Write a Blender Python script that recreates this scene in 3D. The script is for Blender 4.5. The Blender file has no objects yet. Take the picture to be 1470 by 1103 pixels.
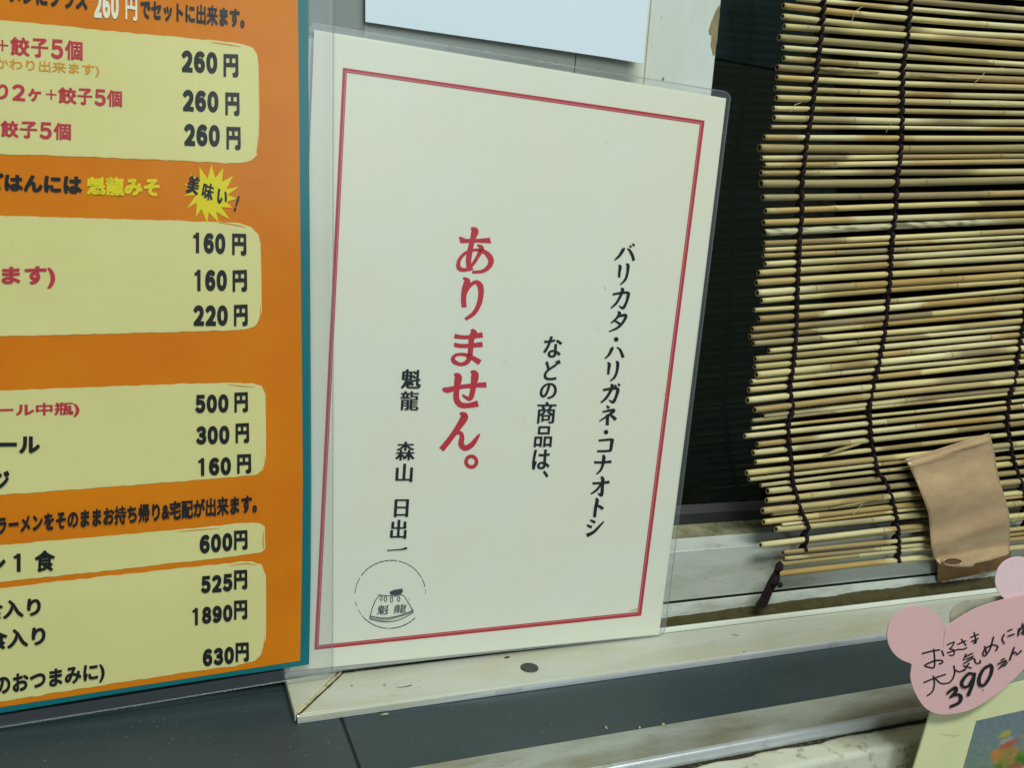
import bpy, bmesh, math, random
from mathutils import Vector, Matrix, noise
random.seed(11)
scene = bpy.context.scene
COL = scene.collection

# ------------------------------------------------------------------ camera
W0, H0 = 1470.0, 1103.0                     # the photograph's own pixel grid
F = 1250.0
CX, CY = W0/2, H0/2
EX = Vector((0.92595241, 0.00256789, 0.37763149))      # world X / into-wall / down, in camera axes
EY = Vector((-0.37108449, -0.17932979, 0.91111861))
ED = Vector((-0.07006023, 0.98378566, 0.16509795))
R = Matrix((EX, EY, -ED))
C = Vector((-0.16497362, -0.39803496, 0.07212536))
cam_d = bpy.data.cameras.new('camera')
cam = bpy.data.objects.new('camera', cam_d); COL.objects.link(cam)
cam_d.sensor_width = 36; cam_d.lens = F/W0*36
cam_d.clip_start = 0.01; cam_d.clip_end = 50
m3 = Matrix((R @ Vector((1, 0, 0)), R @ Vector((0, -1, 0)), R @ Vector((0, 0, -1)))).transposed()
cam.matrix_world = Matrix.Translation(C) @ m3.to_4x4()
scene.camera = cam

# ------------------------------------------------------------------ light
wd = bpy.data.worlds.new('World'); scene.world = wd; wd.use_nodes = True
bg = wd.node_tree.nodes['Background']
bg.inputs[0].default_value = (0.80, 0.95, 0.95, 1); bg.inputs[1].default_value = 0.14

def area(name, loc, target, sx, sy, power, col):
    l = bpy.data.lights.new(name, 'AREA'); l.shape = 'RECTANGLE'; l.size = sx; l.size_y = sy
    l.energy = power; l.color = col
    o = bpy.data.objects.new(name, l); COL.objects.link(o); o.location = loc
    o.rotation_euler = (Vector(target)-Vector(loc)).to_track_quat('-Z', 'Y').to_euler()
    return o
area('ceiling_tube_light', (0.10, -1.35, 2.05), (0.05, 0, 0), 1.8, 0.45, 72, (0.92, 1.0, 0.91))
area('sheen_fill_light', (0.29, -2.4, 0.63), (0, 0, 0), 0.7, 1.0, 17, (0.86, 1.0, 1.0))  # added lamp, placed for sheen on the laminate and frontal fill
vs = scene.view_settings
scene.display_settings.display_device = 'sRGB'
vs.view_transform = 'Standard'; vs.look = 'None'; vs.exposure = -0.14; vs.gamma = 1; vs.use_curve_mapping = False

# ------------------------------------------------------------------ helpers
def ray(px, py):
    return R @ Vector((px-CX, py-CY, F)).normalized()
def at_y(px, py, yf):
    """point of the vertical surface y = yf(x, z) that the photograph shows at (px, py)"""
    r = ray(px, py); y = yf(0, 0)
    for _ in range(8):
        p = C + r*((y-C.y)/r.y); y = yf(p.x, p.z)
    return C + r*((y-C.y)/r.y)
def flat(y): return lambda x, z: y
def at_z(px, py, z):
    r = ray(px, py); return C + r*((z-C.z)/r.z)

def setp(o, label=None, cat=None, group=None, kind=None):
    if label: o['label'] = label
    if cat: o['category'] = cat
    if group: o['group'] = group
    if kind: o['kind'] = kind
    return o
def thing(name, label, cat, loc=(0, 0, 0), group=None):
    o = bpy.data.objects.new(name, None); COL.objects.link(o); o.location = loc
    o.empty_display_size = 0.02
    return setp(o, label, cat, group)
def origin(o):
    p = Vector((0, 0, 0))
    while o is not None:
        p += o.location; o = o.parent
    return p
def link(name, verts, faces, mats, parent=None, midx=None, smooth=False, colors=None):
    me = bpy.data.meshes.new(name)
    off = origin(parent)
    me.from_pydata([tuple(Vector(v)-off) for v in verts], [], faces)
    if not isinstance(mats, (list, tuple)): mats = [mats]
    for m in mats: me.materials.append(m)
    if midx:
        for p, i in zip(me.polygons, midx): p.material_index = i
    if smooth:
        for p in me.polygons: p.use_smooth = True
    if colors:
        a = me.color_attributes.new('Col', 'FLOAT_COLOR', 'POINT')
        for i, c in enumerate(colors): a.data[i].color = (*c, 1)
    me.update()
    o = bpy.data.objects.new(name, me); COL.objects.link(o)
    if parent: o.parent = parent
    return o

class MB:
    """collects faces of one mesh"""
    def __init__(s): s.v = []; s.f = []; s.m = []; s.c = []
    def add(s, verts, faces, mi=0, col=None):
        b = len(s.v); s.v += [Vector(v) for v in verts]
        s.f += [tuple(b+i for i in f) for f in faces]; s.m += [mi]*len(faces)
        if col is not None: s.c += [col]*len(verts)
    def box(s, a, b, mi=0):
        (x0, y0, z0), (x1, y1, z1) = a, b
        s.add([(x0,y0,z0),(x1,y0,z0),(x1,y1,z0),(x0,y1,z0),(x0,y0,z1),(x1,y0,z1),(x1,y1,z1),(x0,y1,z1)],
              [(0,3,2,1),(4,5,6,7),(0,1,5,4),(1,2,6,5),(2,3,7,6),(3,0,4,7)], mi)
    def extrude_x(s, prof, x0, x1, mi=0, n=1):
        """profile of (y, z) points, open, swept along X"""
        k = len(prof); vs_ = []
        for i in range(n+1):
            x = x0+(x1-x0)*i/n
            vs_ += [(x, y, z) for y, z in prof]
        fs = [(i*k+j, i*k+j+1, (i+1)*k+j+1, (i+1)*k+j) for i in range(n) for j in range(k-1)]
        s.add(vs_, fs, mi)
    def tube(s, pts, radii, n=8, mi=0, cap=True):
        pts = [Vector(p) for p in pts]; b = len(s.v); vs_ = []; fs = []
        for i, p in enumerate(pts):
            t = (pts[min(i+1, len(pts)-1)]-pts[max(i-1, 0)]).normalized()
            u = t.cross(Vector((0, 1, 0)))
            if u.length < 1e-4: u = t.cross(Vector((1, 0, 0)))
            u.normalize(); w = t.cross(u)
            r = radii[i] if isinstance(radii, (list, tuple)) else radii
            vs_ += [p+(u*math.cos(a)+w*math.sin(a))*r for a in [2*math.pi*j/n for j in range(n)]]
        for i in range(len(pts)-1):
            fs += [(i*n+j, i*n+(j+1) % n, (i+1)*n+(j+1) % n, (i+1)*n+j) for j in range(n)]
        if cap:
            fs.append(tuple(range(n))); fs.append(tuple(reversed(range((len(pts)-1)*n, len(pts)*n))))
        s.add(vs_, fs, mi)
    def build(s, name, mats, parent=None, smooth=False):
        return link(name, s.v, s.f, mats, parent, s.m, smooth, s.c if len(s.c) == len(s.v) else None)
def bevel(o, w, seg=2, ang=30):
    bm = bmesh.new(); bm.from_mesh(o.data)
    bmesh.ops.remove_doubles(bm, verts=bm.verts, dist=1e-6)
    bmesh.ops.recalc_face_normals(bm, faces=bm.faces)
    es = [e for e in bm.edges if len(e.link_faces) == 2 and e.calc_face_angle(0) > math.radians(ang)]
    bmesh.ops.bevel(bm, geom=es, offset=w, segments=seg, affect='EDGES', clamp_overlap=True, profile=.5)
    bm.to_mesh(o.data); bm.free()

def catmull(pts, step=3.0):
    """smooth resampling of (x, y[, w]) points"""
    pts = [tuple(p) for p in pts]
    if len(pts) == 2:
        a, b = pts; return [tuple(a[i]+(b[i]-a[i])*t/4 for i in range(len(a))) for t in range(5)]
    out = []
    P = [pts[0]]+pts+[pts[-1]]
    for i in range(1, len(P)-2):
        p0, p1, p2, p3 = P[i-1:i+3]
        d = math.dist(p1[:2], p2[:2]); n = max(2, int(d/step))
        for k in range(n):
            t = k/n
            out.append(tuple(.5*((2*b)+(-a+c)*t+(2*a-5*b+4*c-d_)*t*t+(-a+3*b-3*c+d_)*t**3) for a, b, c, d_ in zip(p0, p1, p2, p3)))
    out.append(pts[-1])
    return out

class Print:
    """printed or written marks lying on a surface y = yf(x, z); each mark a hair above the one before"""
    def __init__(s, yf, lift=1.2e-4, step=4e-6):
        s.yf = yf; s.mb = MB(); s.lift = lift; s.step = step; s.n = 0
    def P(s, px, py):
        p = at_y(px, py, s.yf); return p
    def _off(s):
        s.n += 1; return Vector((0, -(s.lift+s.step*s.n), 0))
    def mesh(s, pv, faces, mi=0):
        o = s._off(); s.mb.add([s.P(x, y)+o for x, y in pv], faces, mi)
    def poly(s, pts, mi=0):
        s.mesh(pts, [tuple(range(len(pts)))], mi)
    def stroke(s, pts, w=None, crop=None, mi=0, step=3.0, cap=True, seg=True):
        """brush line; points (x, y) or (x, y, width) in crop pixels"""
        sc, ox, oy = crop or (1, 0, 0)
        pts = [(p[0], p[1], p[2] if len(p) > 2 else w) for p in pts]
        sm = catmull(pts, step/sc*0.6) if seg else pts
        L = []; Rr = []
        n = len(sm)
        for i, (x, y, ww) in enumerate(sm):
            a = sm[max(i-1, 0)]; b = sm[min(i+1, n-1)]
            dx, dy = b[0]-a[0], b[1]-a[1]; l = math.hypot(dx, dy) or 1
            nx, ny = -dy/l, dx/l
            L.append((x+nx*ww/2, y+ny*ww/2)); Rr.append((x-nx*ww/2, y-ny*ww/2))
        pv = [(p[0]*sc+ox, p[1]*sc+oy) for pr in zip(L, Rr) for p in pr]
        s.mesh(pv, [(2*i, 2*i+1, 2*i+3, 2*i+2) for i in range(n-1)], mi)
        if cap:
            for k in (0, n-1):
                x, y, ww = sm[k]
                s.mesh([(sc*(x+ww/2*math.cos(t))+ox, sc*(y+ww/2*math.sin(t))+oy) for t in [2*math.pi*j/12 for j in range(12)]], [tuple(range(12))], mi)
    def text(s, body, quad, off=0.0, mi=0, aniso=None):
        """one run of type; quad = px corners (top left, top right, bottom right, bottom left) of its ink box"""
        v, f = glyphs(body, off, aniso)
        x0 = min(p[0] for p in v); x1 = max(p[0] for p in v); y0 = min(p[1] for p in v); y1 = max(p[1] for p in v)
        tl, tr, br, bl = quad; pv = []
        for x, y in v:
            a = (x-x0)/(x1-x0); b = (y1-y)/max(y1-y0, 1e-6)
            pv.append(tuple((tl[i]*(1-a)+tr[i]*a)*(1-b)+(bl[i]*(1-a)+br[i]*a)*b for i in (0, 1)))
        s.mesh(pv, f, mi)
    def build(s, name, mats, parent):
        o = s.mb.build(name, mats, parent); s.mb = MB(); return o

_cache = {}
def glyphs(body, off, aniso):
    key = (body, off, aniso)
    if key in _cache: return _cache[key]
    c = bpy.data.curves.new('type', 'FONT'); c.body = body; c.size = 1; c.resolution_u = 4
    o = bpy.data.objects.new('type', c); COL.objects.link(o)
    dg = bpy.context.evaluated_depsgraph_get(); e = o.evaluated_get(dg); m = e.to_mesh()
    v = [(q.co.x, q.co.y) for q in m.vertices]; f = [tuple(p.vertices) for p in m.polygons]
    e.to_mesh_clear(); bpy.data.objects.remove(o); bpy.data.curves.remove(c)
    if off and not aniso: aniso = (off, off)
    if aniso:                                  # thick uprights, thin levels, as in a Ming typeface
        ec = {}
        for p in f:
            sgn = sum(v[p[i]][0]*v[p[(i+1) % len(p)]][1]-v[p[(i+1) % len(p)]][0]*v[p[i]][1] for i in range(len(p)))
            q = p if sgn > 0 else p[::-1]
            for i in range(len(q)):
                ec[(q[i], q[(i+1) % len(q)])] = 1
        nr = [[0, 0] for _ in v]
        for (a, b) in ec:
            if (b, a) in ec: continue
            dx, dy = v[b][0]-v[a][0], v[b][1]-v[a][1]; l = math.hypot(dx, dy)
            if l < 1e-7: continue
            for k in (a, b): nr[k][0] += dy/l; nr[k][1] += -dx/l
        nv = []
        for (x, y), (nx, ny) in zip(v, nr):
            l = math.hypot(nx, ny) or 1
            nv.append((x+aniso[0]*nx/l, y+aniso[1]*ny/l))
        v = nv
    _cache[key] = (v, f); return v, f

def grid_sheet(name, px_pts, yf, off, mat, parent, cell=0.008, thick=0.0, smooth=False):
    """sheet with the outline px_pts on the surface, cut into strips so that it follows the surface's curve"""
    pts = [at_y(x, y, yf) for x, y in px_pts]
    bm = bmesh.new()
    bm.faces.new([bm.verts.new((p.x, 0, p.z)) for p in pts])
    zs_ = [p.z for p in pts]; z = min(zs_)+cell
    while z < max(zs_)-1e-4:
        bmesh.ops.bisect_plane(bm, geom=bm.verts[:]+bm.edges[:]+bm.faces[:], plane_co=(0, 0, z), plane_no=(0, 0, 1)); z += cell
    bmesh.ops.triangulate(bm, faces=bm.faces[:])
    o_ = origin(parent)
    bmesh.ops.recalc_face_normals(bm, faces=bm.faces[:])
    bm.faces.ensure_lookup_table(); bm.normal_update()
    if bm.faces[0].normal.y > 0: bmesh.ops.reverse_faces(bm, faces=bm.faces[:])
    if thick:
        r = bmesh.ops.extrude_face_region(bm, geom=bm.faces[:])
        for v in [g for g in r['geom'] if isinstance(g, bmesh.types.BMVert)]: v.co.y -= 1
        # new region is the front; old one stays as the back
        bmesh.ops.recalc_face_normals(bm, faces=bm.faces[:])
    for v in bm.verts:
        front = v.co.y < -.5
        y = yf(v.co.x, v.co.z)-off-(thick if front else 0)
        v.co = Vector((v.co.x, y, v.co.z))-o_
    me = bpy.data.meshes.new(name); bm.to_mesh(me); bm.free(); me.materials.append(mat)
    o = bpy.data.objects.new(name, me); COL.objects.link(o); o.parent = parent
    return o
def ragged(pts, amp, step=6.0, seed=1):
    """polygon edge broken up a little, as a brush leaves it (px)"""
    out = []; n = len(pts)
    for i in range(n):
        a, b = pts[i], pts[(i+1) % n]; d = math.dist(a, b); k = max(1, int(d/step))
        for j in range(k):
            t = j/k; x = a[0]+(b[0]-a[0])*t; y = a[1]+(b[1]-a[1])*t
            q = noise.noise(Vector((x*.07, y*.2, seed)))*amp + noise.noise(Vector((x*.3, y*.7, seed+5)))*amp*.4
            out.append((x+q*.3, y+q))
    return out
def rounded(pts, r, n=6):
    """px polygon with round corners; r one radius or one per corner"""
    out = []; k = len(pts)
    rs = r if isinstance(r, (list, tuple)) else [r]*k
    for i in range(k):
        p0, p1, p2 = [Vector(q) for q in (pts[i-1], pts[i], pts[(i+1) % k])]
        if rs[i] <= 0: out.append(tuple(p1)); continue
        a = p1+(p0-p1).normalized()*rs[i]; b = p1+(p2-p1).normalized()*rs[i]
        for j in range(n+1):
            t = j/n; out.append(tuple(a*(1-t)**2+p1*2*t*(1-t)+b*t*t))
    return out

# ------------------------------------------------------------------ materials
def srgb(r, g, b):
    return tuple(((c/255)/12.92 if c/255 <= .04045 else ((c/255+.055)/1.055)**2.4) for c in (r, g, b))
def mat(name, col, rough=.6, metal=0.0, spec=.5, layers=(), bump=None, coat=0, attr=None):
    """layers: (colour, noise scale xyz, low, high, strength, detail) stains mixed over the colour"""
    m = bpy.data.materials.new(name); m.use_nodes = True; nt = m.node_tree; N = nt.nodes; L = nt.links
    b = N['Principled BSDF']; b.inputs['Roughness'].default_value = rough; b.inputs['Metallic'].default_value = metal
    b.inputs['Specular IOR Level'].default_value = spec
    if coat: b.inputs['Coat Weight'].default_value = coat; b.inputs['Coat Roughness'].default_value = .18
    tc = N.new('ShaderNodeTexCoord')
    if attr:
        a = N.new('ShaderNodeAttribute'); a.attribute_name = attr; cur = a.outputs['Color']
    else:
        rgb = N.new('ShaderNodeRGB'); rgb.outputs[0].default_value = (*col, 1); cur = rgb.outputs[0]
    for (lc, sc, lo, hi, st, det) in layers:
        mp = N.new('ShaderNodeMapping'); mp.inputs['Scale'].default_value = sc; L.new(tc.outputs['Object'], mp.inputs[0])
        nz = N.new('ShaderNodeTexNoise'); nz.inputs['Scale'].default_value = 1; nz.inputs['Detail'].default_value = det; nz.inputs['Roughness'].default_value = .62
        L.new(mp.outputs[0], nz.inputs['Vector'])
        mr = N.new('ShaderNodeMapRange'); mr.inputs[1].default_value = lo; mr.inputs[2].default_value = hi; mr.inputs[4].default_value = st
        L.new(nz.outputs[0], mr.inputs[0])
        mx = N.new('ShaderNodeMix'); mx.data_type = 'RGBA'; L.new(mr.outputs[0], mx.inputs[0]); L.new(cur, mx.inputs[6]); mx.inputs[7].default_value = (*lc, 1)
        cur = mx.outputs[2]
    L.new(cur, b.inputs['Base Color'])
    if bump:
        sc, st = bump
        mp = N.new('ShaderNodeMapping'); mp.inputs['Scale'].default_value = sc; L.new(tc.outputs['Object'], mp.inputs[0])
        nz = N.new('ShaderNodeTexNoise'); nz.inputs['Scale'].default_value = 1; nz.inputs['Detail'].default_value = 4; L.new(mp.outputs[0], nz.inputs['Vector'])
        bp = N.new('ShaderNodeBump'); bp.inputs['Strength'].default_value = st; bp.inputs['Distance'].default_value = .0006
        L.new(nz.outputs[0], bp.inputs['Height']); L.new(bp.outputs[0], b.inputs['Normal'])
    return m
def film(name, haze, tint, gloss=1.0, rough=.12):
    """clear plastic: mostly see-through, a little milky, a weak reflection that grows at grazing angles"""
    m = bpy.data.materials.new(name); m.use_nodes = True; nt = m.node_tree; N = nt.nodes; L = nt.links
    N.remove(N['Principled BSDF']); out = N['Material Output']
    tr = N.new('ShaderNodeBsdfTransparent'); df = N.new('ShaderNodeBsdfDiffuse'); df.inputs[0].default_value = (*tint, 1)
    gl = N.new('ShaderNodeBsdfGlossy'); gl.inputs['Roughness'].default_value = rough
    m1 = N.new('ShaderNodeMixShader'); m1.inputs[0].default_value = haze; L.new(tr.outputs[0], m1.inputs[1]); L.new(df.outputs[0], m1.inputs[2])
    fr = N.new('ShaderNodeFresnel'); fr.inputs[0].default_value = 1.45
    mu = N.new('ShaderNodeMath'); mu.operation = 'MULTIPLY'; mu.inputs[1].default_value = gloss; L.new(fr.outputs[0], mu.inputs[0])
    tc = N.new('ShaderNodeTexCoord'); nz = N.new('ShaderNodeTexNoise'); nz.inputs['Scale'].default_value = 26; nz.inputs['Detail'].default_value = 3; L.new(tc.outputs['Object'], nz.inputs['Vector'])
    bp = N.new('ShaderNodeBump'); bp.inputs['Strength'].default_value = .35; bp.inputs['Distance'].default_value = .002; L.new(nz.outputs[0], bp.inputs['Height']); L.new(bp.outputs[0], gl.inputs['Normal'])
    m2 = N.new('ShaderNodeMixShader'); L.new(mu.outputs[0], m2.inputs[0]); L.new(m1.outputs[0], m2.inputs[1]); L.new(gl.outputs[0], m2.inputs[2])
    L.new(m2.outputs[0], out.inputs[0]); return m

M = {}
GR = srgb(112, 104, 76); BRN = srgb(92, 74, 44)
M['white_metal'] = mat('white_painted_metal', (.60, .62, .56), .42, layers=[(srgb(170, 165, 135), (9, 9, 9), .45, .75, .55, 4), (srgb(120, 116, 95), (160, 160, 160), .66, .78, .5, 3)], bump=((300, 300, 300), .08))
M['post_right'] = mat('blue_white_painted_metal', (.56, .60, .57), .4, layers=[(srgb(165, 165, 140), (14, 14, 7), .45, .75, .5, 4), (srgb(90, 90, 75), (190, 190, 120), .70, .76, .5, 2)], bump=((300, 300, 300), .08))
M['sill'] = mat('worn_white_sill', (.44, .45, .39), .4, layers=[(srgb(160, 154, 122), (11, 40, 11), .42, .72, .7, 5), (srgb(120, 112, 84), (60, 220, 60), .62, .8, .5, 4), (BRN, (420, 420, 420), .73, .77, .7, 2)], bump=((250, 250, 250), .1))
M['edge_highlight'] = mat('aluminium_edge_highlight', (.60, .63, .66), .32, metal=.6, layers=[(srgb(110, 110, 105), (90, 90, 90), .55, .75, .5, 4)])  # paler than the parts beside it: highlight on metal edges painted in
M['sash'] = mat('weathered_sash_aluminium', (.50, .52, .49), .38, metal=.15, layers=[(srgb(150, 152, 135), (14, 30, 60), .4, .7, .6, 5), (srgb(110, 104, 80), (70, 70, 240), .60, .74, .45, 5), (srgb(60, 58, 46), (600, 600, 600), .72, .77, .7, 2)], bump=((200, 200, 500), .12))
M['strip'] = mat('weathered_rail_white', (.50, .53, .49), .4, metal=.1, layers=[(srgb(118, 112, 84), (30, 90, 130), .45, .75, .75, 5), (srgb(60, 58, 46), (500, 500, 500), .71, .76, .8, 2)])
M['dirty_ledge'] = mat('dirty_ledge', srgb(128, 126, 98), .8, layers=[(srgb(80, 76, 55), (120, 120, 120), .4, .7, .8, 6), (srgb(42, 40, 30), (420, 420, 420), .6, .72, .8, 3)], bump=((700, 700, 700), .5))
M['dirt'] = mat('packed_brown_dirt', srgb(70, 66, 44), .95, spec=.1, layers=[(srgb(60, 52, 30), (150, 150, 150), .4, .65, .8, 6), (srgb(120, 110, 76), (600, 600, 600), .6, .75, .5, 3)], bump=((900, 900, 900), .7))
M['grime_and_shade'] = mat('black_grime_and_shade', srgb(48, 44, 32), .95, spec=.1, layers=[(srgb(105, 96, 66), (500, 500, 500), .55, .7, .9, 4)])
M['gasket'] = mat('black_rubber_gasket', (.012, .013, .013), .6)
M['strip_grey'] = mat('plain_grey_strip', (.055, .052, .058), .5)
M['counter'] = mat('dark_grey_countertop', (.021, .036, .042), .46, spec=.4, layers=[(srgb(62, 70, 74), (6, 14, 6), .4, .7, .5, 3), (srgb(150, 150, 140), (700, 700, 700), .745, .77, .35, 1)], bump=((500, 500, 500), .05))
M['joint'] = mat('dark_joint', (.006, .006, .007), .8)
M['nosing'] = mat('matt_aluminium_nosing', (.36, .38, .35), .42, metal=.35, layers=[(srgb(116, 110, 82), (18, 60, 20), .42, .68, .75, 5), (srgb(100, 92, 66), (260, 420, 260), .62, .75, .5, 3)])
M['ledge'] = mat('cream_painted_ledge', (.48, .49, .40), .35, layers=[(srgb(150, 142, 98), (25, 40, 25), .46, .72, .6, 5), (srgb(96, 86, 56), (110, 110, 110), .55, .68, .8, 5), (srgb(40, 36, 24), (330, 330, 330), .68, .74, .9, 3)])
M['caulk'] = mat('cracked_caulk', srgb(176, 168, 128), .8, layers=[(srgb(110, 100, 64), (300, 300, 300), .45, .65, .7, 4)])
M['plug'] = mat('dark_plastic_plug', (.03, .03, .028), .5)
M['orange'] = mat('orange_print', srgb(222, 132, 6), .5, spec=.15, layers=[(srgb(210, 114, 10), (8, 8, 14), .35, .65, .9, 4)])
M['teal'] = mat('teal_print', srgb(0, 112, 120), .45, spec=.3)
M['cream'] = mat('cream_print', srgb(222, 216, 152), .5, spec=.2, layers=[(srgb(214, 206, 140), (12, 12, 26), .35, .7, .7, 3)])
M['ink'] = mat('black_print', (.010, .011, .013), .5, spec=.3)
M['red_ink'] = mat('red_print', srgb(190, 52, 66), .5, spec=.35)
M['orange_ink'] = mat('orange_small_print', srgb(216, 150, 30), .5, spec=.35)
M['yellow_ink'] = mat('yellow_print', srgb(226, 208, 10), .5, spec=.35)
M['white_ink'] = mat('white_print', srgb(232, 232, 214), .5, spec=.35)
M['paper'] = mat('cream_notice_paper', (.735, .745, .65), .5, spec=.3, layers=[(srgb(224, 219, 192), (7, 7, 9), .4, .75, .6, 3), (srgb(170, 164, 130), (240, 240, 240), .74, .79, .5, 2)])
M['frame_red'] = mat('red_frame_print', srgb(178, 58, 66), .5, spec=.35)
M['frame_pink'] = mat('pale_red_frame_print', srgb(214, 138, 140), .5, spec=.35)
M['notice_ink'] = mat('notice_black_print', (.014, .017, .022), .5, spec=.3)
M['stamp_ink'] = mat('stamp_ink', (.045, .055, .06), .6, layers=[((.30, .32, .28), (900, 900, 900), .6, .75, .7, 3)])
M['blank_paper'] = mat('blank_white_paper', (.61, .69, .78), .6, spec=.3, layers=[((.60, .69, .75), (10, 10, 10), .4, .7, .5, 3)])
M['grey_plastic'] = mat('grey_plastic_sheet', (.17, .19, .185), .45)
M['film'] = film('clear_film', .004, (.6, .68, .7), .25, .22)
M['film_edge'] = film('milky_film_margin', .12, (.42, .46, .50), .6, .2)
M['menu_margin'] = film('menu_film_margin', .12, (.36, .39, .46), .4, .2)
M['film_rim'] = film('film_rim', .18, (.30, .34, .38), .6, .25)
M['tape'] = mat('brown_packing_tape', srgb(166, 138, 106), .20, spec=.6, coat=.4, layers=[(srgb(194, 164, 128), (30, 30, 70), .4, .7, .6, 4), (srgb(166, 132, 94), (220, 220, 420), .5, .8, .35, 4)], bump=((160, 160, 70), .5))
M['tape_dark'] = mat('brown_tape_back', srgb(126, 92, 54), .5, layers=[(srgb(100, 72, 42), (80, 80, 80), .4, .7, .6, 4)])
M['reed'] = mat('dried_reed', (0, 0, 0), .48, spec=.35, attr='Col', layers=[(srgb(120, 92, 44), (60, 700, 700), .52, .82, .4, 4), (srgb(70, 50, 26), (260, 600, 600), .70, .80, .6, 4)], bump=((80, 1500, 1500), .25))
M['cord'] = mat('dark_purple_brown_cord', (.016, .010, .012), .9, spec=.1, layers=[((.045, .03, .032), (1500, 1500, 1500), .5, .7, .7, 2)], bump=((2500, 2500, 2500), .6))
M['pink'] = mat('pink_card', srgb(212, 170, 172), .75, spec=.2, layers=[(srgb(210, 162, 160), (14, 14, 20), .4, .7, .6, 4), (srgb(222, 180, 182), (400, 400, 400), .5, .75, .3, 2)])
M['pink_lit'] = mat('lit_pink_card', srgb(222, 190, 196), .75, spec=.2, layers=[(srgb(216, 184, 190), (300, 300, 300), .4, .7, .4, 2)])  # paler pink paints in the light caught by the upper lobe
M['pink_deep'] = mat('deep_pink_card', srgb(176, 130, 130), .75, spec=.2, layers=[(srgb(206, 158, 155), (200, 200, 200), .4, .7, .4, 3)])
M['card_cream'] = mat('cream_card', srgb(206, 206, 160), .6, spec=.3, layers=[(srgb(196, 200, 150), (30, 30, 30), .4, .7, .6, 4)])
M['photo'] = mat('photo_print', (0, 0, 0), .4, spec=.4, attr='Col')
M['marker'] = mat('marker_ink', (.012, .012, .014), .55, spec=.3)
M['room_dark'] = mat('room_darkness', (.02, .022, .018), .9, spec=.1)  # near-black base paints in the darkness of the unlit room
M['reflection_grey'] = mat('reflection_panel_grey', (.32, .40, .44), .6)
M['smudge'] = mat('grey_smudge', srgb(196, 194, 168), .6)
M['straw'] = mat('loose_straw', srgb(190, 176, 120), .7)
M['sheath'] = mat('frayed_sheath', srgb(156, 138, 92), .7, layers=[(srgb(104, 84, 50), (90, 900, 900), .45, .65, .8, 4)])
M['peel'] = mat('bare_brown_undercoat', srgb(136, 124, 92), .85, layers=[(srgb(110, 98, 66), (120, 120, 120), .4, .65, .7, 4)])
def glass():
    m = bpy.data.materials.new('window_glass'); m.use_nodes = True; nt = m.node_tree; N = nt.nodes; L = nt.links
    N.remove(N['Principled BSDF']); out = N['Material Output']
    tr = N.new('ShaderNodeBsdfTransparent'); tr.inputs[0].default_value = (.7, .75, .72, 1)
    gl = N.new('ShaderNodeBsdfGlossy'); gl.inputs['Roughness'].default_value = .03
    fr = N.new('ShaderNodeFresnel'); fr.inputs[0].default_value = 1.5
    gl.inputs[0].default_value = (.15, .17, .16, 1)
    mx = N.new('ShaderNodeMixShader'); L.new(fr.outputs[0], mx.inputs[0]); L.new(tr.outputs[0], mx.inputs[1]); L.new(gl.outputs[0], mx.inputs[2])
    L.new(mx.outputs[0], out.inputs[0]); return m
M['glass'] = glass()

# ------------------------------------------------------------------ the window, sill and counter
ZS = -0.1452            # top of the window sill
ZC = -0.1492            # top of the counter
XL, XR = -0.42, 0.56

# counter: two slabs with an open joint
for k, (x0, x1) in enumerate(((XL, -0.0872), (-0.0861, XR))):
    mb = MB(); mb.box((x0, -0.0795, ZC-.02), (x1, 0.06, ZC)); o = mb.build('countertop', M['counter']); bevel(o, .0004, 1)
    setp(o, kind='structure')
    setp(o, ('dark grey countertop slab left of the joint, under the orange menu', 'long dark grey countertop slab right of the joint, along the white sill')[k], 'countertop')
mb = MB(); mb.box((-0.0871, -0.079, ZC-.02), (-0.0862, 0.02, ZC-.0008)); o = mb.build('countertop_joint', M['joint']); setp(o, 'thin black joint line between the two countertop slabs', 'joint', kind='structure')

# nosing and ledge in front of the counter
tr_ = thing('counter_trim', 'scuffed grey aluminium trim strip along the front of the dark countertop', 'metal trim', (0, -0.09, ZC-.004))
mb = MB(); mb.extrude_x([(-.0797, ZC-.003), (-.0797, ZC+.0004), (-.0803, ZC+.0008), (-.1010, ZC+.0008)], XL, XR); mb.build('top_strip', M['nosing'], tr_)
mb = MB(); mb.extrude_x([(-.1010, ZC+.0008), (-.1022, ZC+.0007), (-.1030, ZC+.0002), (-.1034, ZC-.0006), (-.1035, ZC-.0046)], XL, XR); mb.build('front_edge', M['edge_highlight'], tr_, True)
lg = thing('counter_ledge', 'grimy cream painted ledge below the aluminium counter trim', 'ledge', (0, -.11, ZC-.05))
mb = MB(); mb.extrude_x([(-.100, ZC-.0052), (-.1145, ZC-.0050), (-.1160, ZC-.0054), (-.1172, ZC-.0064), (-.1176, ZC-.008), (-.1182, ZC-.10)], XL, XR); mb.build('ledge_panel', M['ledge'], lg, True)
mb = MB()
n = 320; a = []; 
for i in range(n+1):
    x = XL+(XR-XL)*i/n
    w = .0010+.0024*max(0, noise.noise(Vector((x*45, 3, 1)))+.25)+.0014*abs(noise.noise(Vector((x*300, 1, 7))))
    a.append(((x, -.1030, ZC-.00485), (x, -.1036-w, ZC-.00485+.0002)))
mb.add([p for q in a for p in q], [(2*i, 2*i+1, 2*i+3, 2*i+2) for i in range(n)])
mb.build('grime_line', M['grime_and_shade'], lg)

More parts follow.
